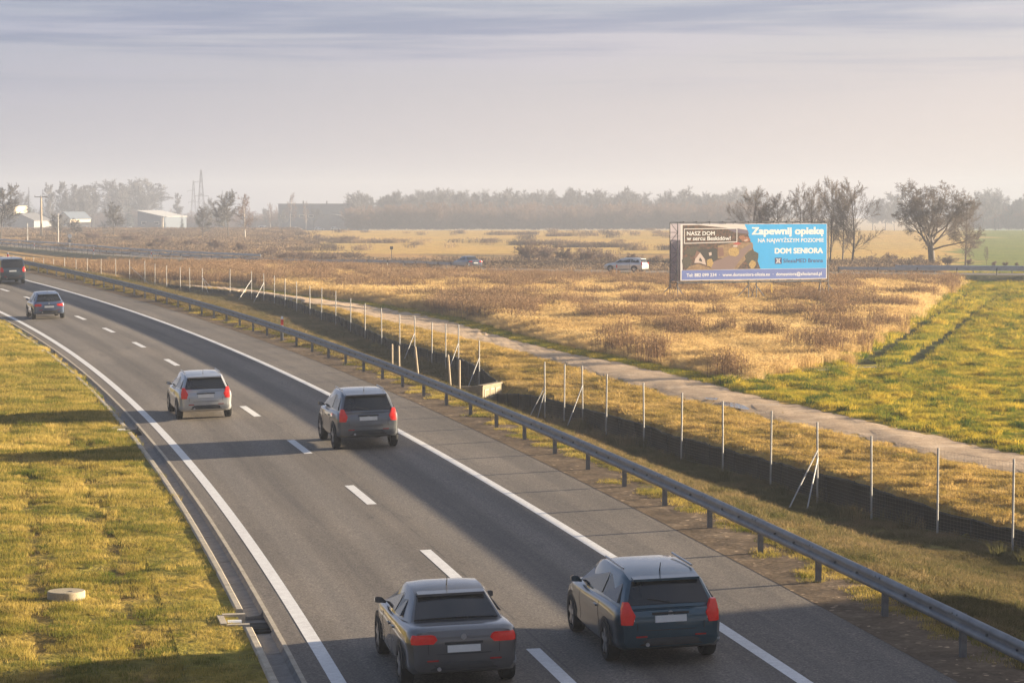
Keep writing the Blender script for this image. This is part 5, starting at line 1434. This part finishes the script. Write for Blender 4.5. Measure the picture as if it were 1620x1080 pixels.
far_vehicle('hatch', (.62,.62,.62), 470, 625, 1.3, 'white car parked under the birches of the long building')
far_vehicle('hatch', (.55,.56,.58), 505, 640, 1.5, 'silver car parked before the hangar, left one')
far_vehicle('hatch', (.62,.60,.52), 531, 640, 1.7, 'pale car parked before the hangar, right one')
far_vehicle('hatch', (.60,.58,.56), 207, 610, 1.2, 'white car parked at the left of the grey shed')

# ------------------------------------------------------------------ grass, weeds and reeds (nobody could count them)
def blades_mesh(name, n, R, h, w, lean, seed, mat, bend=.35, heads=None, seg=2, mat2=None):
    r = np.random.RandomState(seed); V, F, MI = [], [], []
    for _ in range(n):
        a = r.uniform(0, 2*pi); q = R * sqrt(r.rand()); x, y = q*cos(a), q*sin(a)
        H = h * r.uniform(.55, 1.15); ww = w * r.uniform(.7, 1.3); b = r.uniform(0, 2*pi); l = lean * r.rand() * H
        dx, dy = cos(b)*l, sin(b)*l; c = r.uniform(0, pi); ex, ey = cos(c)*ww/2, sin(c)*ww/2
        i = len(V)
        if seg == 1:
            V += [(x-ex, y-ey, -.02), (x+ex, y+ey, -.02), (x+dx, y+dy, H)]; F.append((i, i+1, i+2)); MI.append(0)
        else:
            V += [(x-ex, y-ey, -.02), (x+ex, y+ey, -.02), (x+dx*bend+ex*.8, y+dy*bend+ey*.8, H*.6), (x+dx*bend-ex*.8, y+dy*bend-ey*.8, H*.6), (x+dx, y+dy, H)]
            F += [(i, i+1, i+2, i+3), (i+3, i+2, i+4)]; MI += [0, 0]
        if heads and r.rand() < heads[0]:
            for k in range(heads[2]):
                t = 1 - heads[3] * r.rand(); px, py, pz = x+dx*t, y+dy*t, H*t; s = heads[1] * r.uniform(.6, 1.3)
                g = r.uniform(0, 2*pi); i = len(V); o = r.uniform(-1, 1, 3) * heads[1]
                V += [(px+o[0]-s*cos(g), py+o[1]-s*sin(g), pz+o[2]), (px+o[0]+s*cos(g), py+o[1]+s*sin(g), pz+o[2]+s*.3), (px+o[0], py+o[1], pz+o[2]+s*1.5)]
                F.append((i, i+1, i+2)); MI.append(1 if mat2 else 0)
    me = bpy.data.meshes.new(name); me.from_pydata(V, [], F); me.materials.append(mat)
    if mat2: me.materials.append(mat2); me.polygons.foreach_set('material_index', MI)
    me.update(); return bpy.data.objects.new(name, me)
G_mown = plant_mat('mown_grass', [(0, (.085,.11,.014)), (.35, (.20,.18,.035)), (.65, (.40,.30,.07)), (1, (.55,.41,.13))], .5, wr=.85)
G_ditch = plant_mat('ditch_grass', [(0, (.075,.08,.026)), (.4, (.15,.125,.052)), (.7, (.23,.17,.082)), (1, (.32,.23,.125))], .2)
G_bank = plant_mat('bank_grass', [(0, (.18,.155,.035)), (.35, (.34,.235,.06)), (.7, (.50,.345,.115)), (1, (.60,.43,.17))], .2)
G_mead = plant_mat('meadow_grass', [(0, (.06,.10,.012)), (.35, (.17,.185,.02)), (.6, (.40,.31,.03)), (1, (.58,.42,.06))], .42, wr=.9)
G_straw = plant_mat('straw_grass', [(0, (.28,.185,.07)), (.4, (.48,.325,.135)), (.75, (.63,.46,.215)), (1, (.72,.55,.28))], .07)
G_weed = plant_mat('dead_weeds', [(0, (.08,.045,.026)), (.5, (.14,.08,.045)), (1, (.23,.14,.08))], .08, .1)
G_head = plant_mat('seed_heads', [(0, (.15,.09,.045)), (.5, (.27,.17,.09)), (1, (.40,.27,.15))], .08, .15)
G_scrub = plant_mat('scrub_stems', [(0, (.07,.055,.045)), (.35, (.13,.095,.07)), (.65, (.22,.155,.10)), (1, (.36,.26,.15))], .06, .15)
CL = {}
def coll(name, objs):
    c = bpy.data.collections.new(name)
    for o in objs: c.objects.link(o)
    CL[name] = c
coll('mown', [blades_mesh('grass_patch', 110, .30, .085, .011, .9, k, G_mown, seg=1) for k in (1, 2, 3)])
coll('ditch', [blades_mesh('grass_patch', 100, .34, .13, .012, 2.3, k, G_ditch, bend=.25) for k in (4, 5, 6)])
coll('bank', [blades_mesh('grass_patch', 90, .36, .11, .012, 1.6, k, G_bank) for k in (7, 8, 9)])
coll('meadow', [blades_mesh('grass_patch', 100, .42, .13, .016, 1.1, k, G_mead, seg=1) for k in (10, 11, 12)])
coll('straw', [blades_mesh('straw_tuft', 70, .42, .62, .014, .8, k, G_straw, heads=(.4, .03, 2, .2)) for k in (13, 14, 15)])
coll('weed', [blades_mesh('weed_clump', 24, .5, 1.15, .016, .32, k, G_weed, heads=(1, .026, 12, .55), mat2=G_head) for k in (16, 17, 18, 19)])
coll('tussock', [blades_mesh('grass_tussock', 80, .20, .22, .015, 1.7, k, G_mead, bend=.25) for k in (31, 32, 33)])
coll('drytussock', [blades_mesh('grass_tussock', 80, .22, .20, .014, 1.9, k, G_bank, bend=.25) for k in (34, 35, 36)])
coll('vergetussock', [blades_mesh('grass_tussock', 70, .17, .14, .011, 1.6, k, G_mown, bend=.25) for k in (37, 38, 39)])
coll('tuft', [blades_mesh('grass_tuft', 60, .22, .45, .012, .9, k, G_ditch) for k in (20, 21)])
coll('farweed', [blades_mesh('weed_clump', 60, 1.3, .75, .028, .6, k, G_scrub, heads=(.6, .06, 4, .5), mat2=G_scrub) for k in (22, 23, 24)])
def scatter(name, cname, pts, scl, label, zsq=None):
    n = len(pts)
    me = bpy.data.meshes.new(name); me.vertices.add(n); me.vertices.foreach_set('co', np.ascontiguousarray(pts, np.float32).ravel())
    a = me.attributes.new('scl', 'FLOAT', 'POINT'); a.data.foreach_set('value', np.asarray(scl, np.float32))
    a = me.attributes.new('rot', 'FLOAT', 'POINT'); a.data.foreach_set('value', NR.uniform(0, 6.28, n).astype(np.float32))
    a = me.attributes.new('pick', 'INT', 'POINT'); a.data.foreach_set('value', NR.randint(0, 12, n).astype(np.int32))
    o = tag(link(name, me), label, kind='stuff')
    ng = bpy.data.node_groups.new(name, 'GeometryNodeTree')
    ng.interface.new_socket('Geometry', in_out='INPUT', socket_type='NodeSocketGeometry'); ng.interface.new_socket('Geometry', in_out='OUTPUT', socket_type='NodeSocketGeometry')
    N, L = ng.nodes, ng.links
    gi, go = N.new('NodeGroupInput'), N.new('NodeGroupOutput')
    ci = N.new('GeometryNodeCollectionInfo'); ci.inputs[0].default_value = CL[cname]; ci.inputs['Separate Children'].default_value = True; ci.inputs['Reset Children'].default_value = True
    ip = N.new('GeometryNodeInstanceOnPoints'); ip.inputs['Pick Instance'].default_value = True
    def attr(nm, ty):
        q = N.new('GeometryNodeInputNamedAttribute'); q.data_type = ty; q.inputs[0].default_value = nm; return [x for x in q.outputs if x.enabled and x.name == 'Attribute'][0]
    cx = N.new('ShaderNodeCombineXYZ'); L.new(attr('rot', 'FLOAT'), cx.inputs[2])
    L.new(gi.outputs[0], ip.inputs['Points']); L.new(ci.outputs[0], ip.inputs['Instance']); L.new(attr('pick', 'INT'), ip.inputs['Instance Index'])
    L.new(cx.outputs[0], ip.inputs['Rotation']); L.new(attr('scl', 'FLOAT'), ip.inputs['Scale'])
    L.new(ip.outputs[0], go.inputs[0])
    md = o.modifiers.new('scatter', 'NODES'); md.node_group = ng
    return o
def cand(x0, x1, y0, y1, dens):
    n = int((x1 - x0) * (y1 - y0) * dens)
    x, y = NR.uniform(x0, x1, n), NR.uniform(y0, y1, n)
    k = (np.abs(x) < y * .2153) & (y > 36); x, y = x[k], y[k]
    s, o = road_so(x, y); of = np.interp(s, F_S, F_O)
    return x, y, s, o, of
def stack(x, y, dz=0): return np.stack([x, y, ground_z(x, y) + dz], -1)
# left verge
x, y, s, o, of = cand(-40, 2, 38, 150, 11)
k = (o < -4.75) & (np.minimum(np.abs(o - VLINES[0]), np.abs(o - VLINES[1])) > .16 + .12*vnoise(x, y, 3, 98)) & (NR.rand(len(x)) < np.clip(95 / y, .2, 1)); x, y = x[k], y[k]
sc2 = (1.0 + .35 * vnoise(x, y, 4, 71)) * np.clip(y / 60, .9, 1.8)
scatter('verge_grass', 'mown', stack(x, y), sc2, 'short mown yellow-green grass of the left verge')
x, y, s, o, of = cand(-40, 2, 38, 150, 2.2)
k = (o < -4.9) & (vnoise(x, y, 2.2, 91) + .5*vnoise(x, y, 6, 92) > -.1) & (NR.rand(len(x)) < np.clip(90 / y, .2, 1)); x, y = x[k], y[k]
scatter('verge_tussocks', 'vergetussock', stack(x, y), NR.uniform(.4, 1.05, len(x)) * np.clip(y / 60, .9, 1.7), 'longer grass tussocks in the mown left verge')
# thin grass between the stones of the gravel verge
x, y, s, o, of = cand(-45, 24, 38, 190, 22)
k = (o > 6.35) & (o < 7.6) & (s < 285) & (vnoise(s, o*2, 2.3, 72) + (o - 6.9) * 1.0 > .08); x, y = x[k], y[k]
scatter('verge_tufts', 'mown', stack(x, y, .02), NR.uniform(.5, 1.15, len(x)), 'yellow grass growing under the guardrail')
# ditch
x, y, s, o, of = cand(-60, 20, 40, 260, 10)
k = (o > 7.3) & (o < of + .35) & (NR.rand(len(x)) < np.clip(110 / y, .2, 1)); x, y = x[k], y[k]
scatter('ditch_grass', 'ditch', stack(x, y), (1.0 + .5 * vnoise(x, y, 3.5, 73)) * np.clip(y / 90, .9, 1.8), 'lying green-brown grass in the roadside ditch')
x, y, s, o, of = cand(-60, 20, 40, 260, 3.2)
k = (o > of - 1.1) & (o < of + .3) & (vnoise(x, y, 4, 90) > .0) & (NR.rand(len(x)) < .6); x, y = x[k], y[k]
scatter('ditch_tufts', 'tuft', stack(x, y), NR.uniform(.5, 1.25, len(x)), 'taller grass tufts along the foot of the fence')
# bank between barrier and track
x, y, s, o, of = cand(-60, 30, 60, 280, 9)
k = (o > of + 1.35) & (x < trk_lo_x(y) - .25) & (NR.rand(len(x)) < np.clip(110 / y, .2, 1)); x, y = x[k], y[k]
scatter('bank_grass', 'bank', stack(x, y), (1.0 + .35 * vnoise(x, y, 2.8, 74)) * np.clip(y / 90, .9, 1.25), 'pale dry grass on the bank beside the track')
x, y, s, o, of = cand(-60, 30, 60, 280, 3.0)
k = (o > of + 1.5) & (x < trk_lo_x(y) - .55) & (vnoise(x, y, 2.6, 93) + .4*vnoise(x, y, 7, 94) > -.12) & (NR.rand(len(x)) < np.clip(110 / y, .2, 1)); x, y = x[k], y[k]
scatter('bank_tussocks', 'drytussock', stack(x, y), NR.uniform(.6, 1.4, len(x)) * np.clip(y / 90, .9, 1.2), 'dry lying grass tussocks on the bank')
# track's far side
x, y, s, o, of = cand(-70, 70, 75, 300, 7)
d_ = x - trk_hi_x(y)
dirt = (y > 118) & (y < 138) & (np.abs(y - np.interp(x, [8, 12, 21], [121, 127, 133.5])) < 2.0) & (x > 8.5) & (x < 21)
inm = (x > EDGE(y) - 1.2) | (y < E0Y - 1)
k = (d_ > .25) & inm & (y < 300) & ~dirt & (NR.rand(len(x)) < np.clip(120 / y, .15, 1)); xm, ym = x[k], y[k]
k = rut_dist(xm, ym) > .85; xm, ym = xm[k], ym[k]      # bare wheel ruts up the meadow's edge
scatter('meadow_grass', 'meadow', stack(xm, ym), (1.05 + .6 * vnoise(xm, ym, 3.6, 75)) * np.clip(ym / 100, .9, 2.0), 'green-yellow meadow grass at the right')
x2, y2, s2, o2, of2 = cand(5, 70, 75, 300, 3.0)
d2 = x2 - trk_hi_x(y2)
dirt2 = (np.abs(y2 - np.interp(x2, [8, 12, 21], [121, 127, 133.5])) < 2.0) & (x2 > 8.5) & (x2 < 21)
k2 = (d2 > .5) & ((x2 > EDGE(y2)) | (y2 < E0Y - 1)) & ~dirt2 & (rut_dist(x2, y2) > 1.0) & ((vnoise(x2, y2, 2.4, 95) + .5*vnoise(x2, y2, 7, 96) > 0) | (d2 < .9)) & (NR.rand(len(x2)) < np.clip(120 / y2, .15, 1)); x2, y2, d2 = x2[k2], y2[k2], d2[k2]
scatter('meadow_tussocks', 'tussock', stack(x2, y2), NR.uniform(.6, 1.5, len(x2)) * np.clip(y2 / 100, .9, 2.0) * np.where(d2 < 1, 1.25, 1), 'rough tussocks standing out of the meadow')
k = (d_ > .1) & (d_ < 1.5 + .5 * vnoise(x, y, 4, 76)) & ~inm & (y < 285); xm, ym = x[k], y[k]
scatter('track_edge_grass', 'meadow', stack(xm, ym), NR.uniform(.7, 1.3, len(xm)), 'low yellow-green grass along the far edge of the track')
r2n = lambda x: np.interp(x, r2x, r2y)
x, y, s, o, of = cand(-75, 62, 100, 330, 4.6)
d_ = x - trk_hi_x(y)
field_ = ((d_ > 1.2) | (y > 252)) & (o > of + 1.5) & (x < EDGE(y) + .9 * vnoise(x, y, 3, 77) + 1.3 * vnoise(x, y, 11, 97)) & (y < r2n(x) - 3)
den = vnoise(x, y, 16, 78) + .6 * vnoise(x, y, 5, 79)
k = field_ & (NR.rand(len(x)) < np.clip(170 / y, .3, 1)); xs, ys = x[k], y[k]
scatter('straw_grass', 'straw', stack(xs, ys), (1.0 + .35 * vnoise(xs, ys, 6, 80)) * np.clip((xs - trk_hi_x(ys)) / 3, .55, 1) * np.clip(ys / 170, .9, 1.3), 'golden knee-high dead grass of the fallow field')
band = np.clip((y - 232) / 25, 0, 1) * .55
patch_ = np.exp(-((xs_ := x + 1.0) / 6.5) ** 2 - ((y - 200) / 20) ** 2) * .9 + np.exp(-((x - 24) / 9) ** 2 - ((y - 208) / 26) ** 2) * .45
k = field_ & (den + band + patch_ > .42) & (NR.rand(len(x)) < .6); xs, ys = x[k], y[k]
scatter('dead_weeds', 'weed', stack(xs, ys), NR.uniform(.7, 1.3, len(xs)), 'clumps of tall brown dead weeds in the fallow field')
# scrub beyond the side road
x, y, s, o, of = cand(-170, 75, 270, 800, .5)
b_ = behind_r2(x, y) & (y > r2n(x) + 9)
n_ = vnoise(x, y, 30, 81) + .5 * vnoise(x, y, 9, 82)
k = b_ & (o > of + 6) & (((x < -0.088 * y + 12 * vnoise(x, y, 55, 23)) & (n_ > .05)) | ((y < 350 + 12 * n_) & (n_ > -.3) & (x < .16 * y)) | ((n_ > .75) & (x < .09 * y))); x, y = x[k], y[k]
scatter('scrub', 'farweed', stack(x, y), NR.uniform(.7, 1.5, len(x)), 'brown scrub and dead weeds beyond the side road')

# the wood behind its outer trees: one grey mass
coll('woodtree', [bpy.data.objects.new('wood_tree', TM[k_][j][1]) for k_ in ('forest', 'broad') for j in (0, 1, 2)])
coll('underwood', [bpy.data.objects.new('wood_bush', TM['bushy'][j][1]) for j in (0, 1, 2)])
def belt_pts(u0, u1, d0, d1, n):
    d = NR.uniform(d0, d1, n); u = NR.uniform(u0, u1, n); x = (u - 810) / FPX * d
    return stack(x, d)
p = np.concatenate([belt_pts(556, 1200, 1150, 1320, 230), belt_pts(1380, 1420, 1180, 1300, 8), belt_pts(1545, 1700, 1180, 1300, 26)])
scatter('far_wood', 'woodtree', p, NR.uniform(.95, 1.4, len(p)), 'grey mass of bare trees forming the misty wood')
p = np.concatenate([belt_pts(556, 1200, 1010, 1180, 460), belt_pts(-30, 440, 1330, 1480, 200), belt_pts(430, 580, 1290, 1390, 40), belt_pts(1545, 1700, 1120, 1240, 60)])
scatter('underwood', 'underwood', p, NR.uniform(1.2, 2.6, len(p)), 'grey undergrowth along the foot of the misty wood')

# ------------------------------------------------------------------ the air
hz = bpy.data.materials.new('haze'); hz.use_nodes = True
hn, hl = hz.node_tree.nodes, hz.node_tree.links
hn.clear()
ho = hn.new('ShaderNodeOutputMaterial'); hv = hn.new('ShaderNodeVolumePrincipled')
hv.inputs['Color'].default_value = (.385, .43, .54, 1); hv.inputs['Density'].default_value = HAZE_D; hv.inputs['Anisotropy'].default_value = 0.1
hl.new(hv.outputs[0], ho.inputs['Volume'])
mb = MB(); mb.box(-2650, 2650, -230, 3150, -11.5, 34)
tag(mb.build('haze', hz), 'pale winter haze over the plain', kind='stuff')
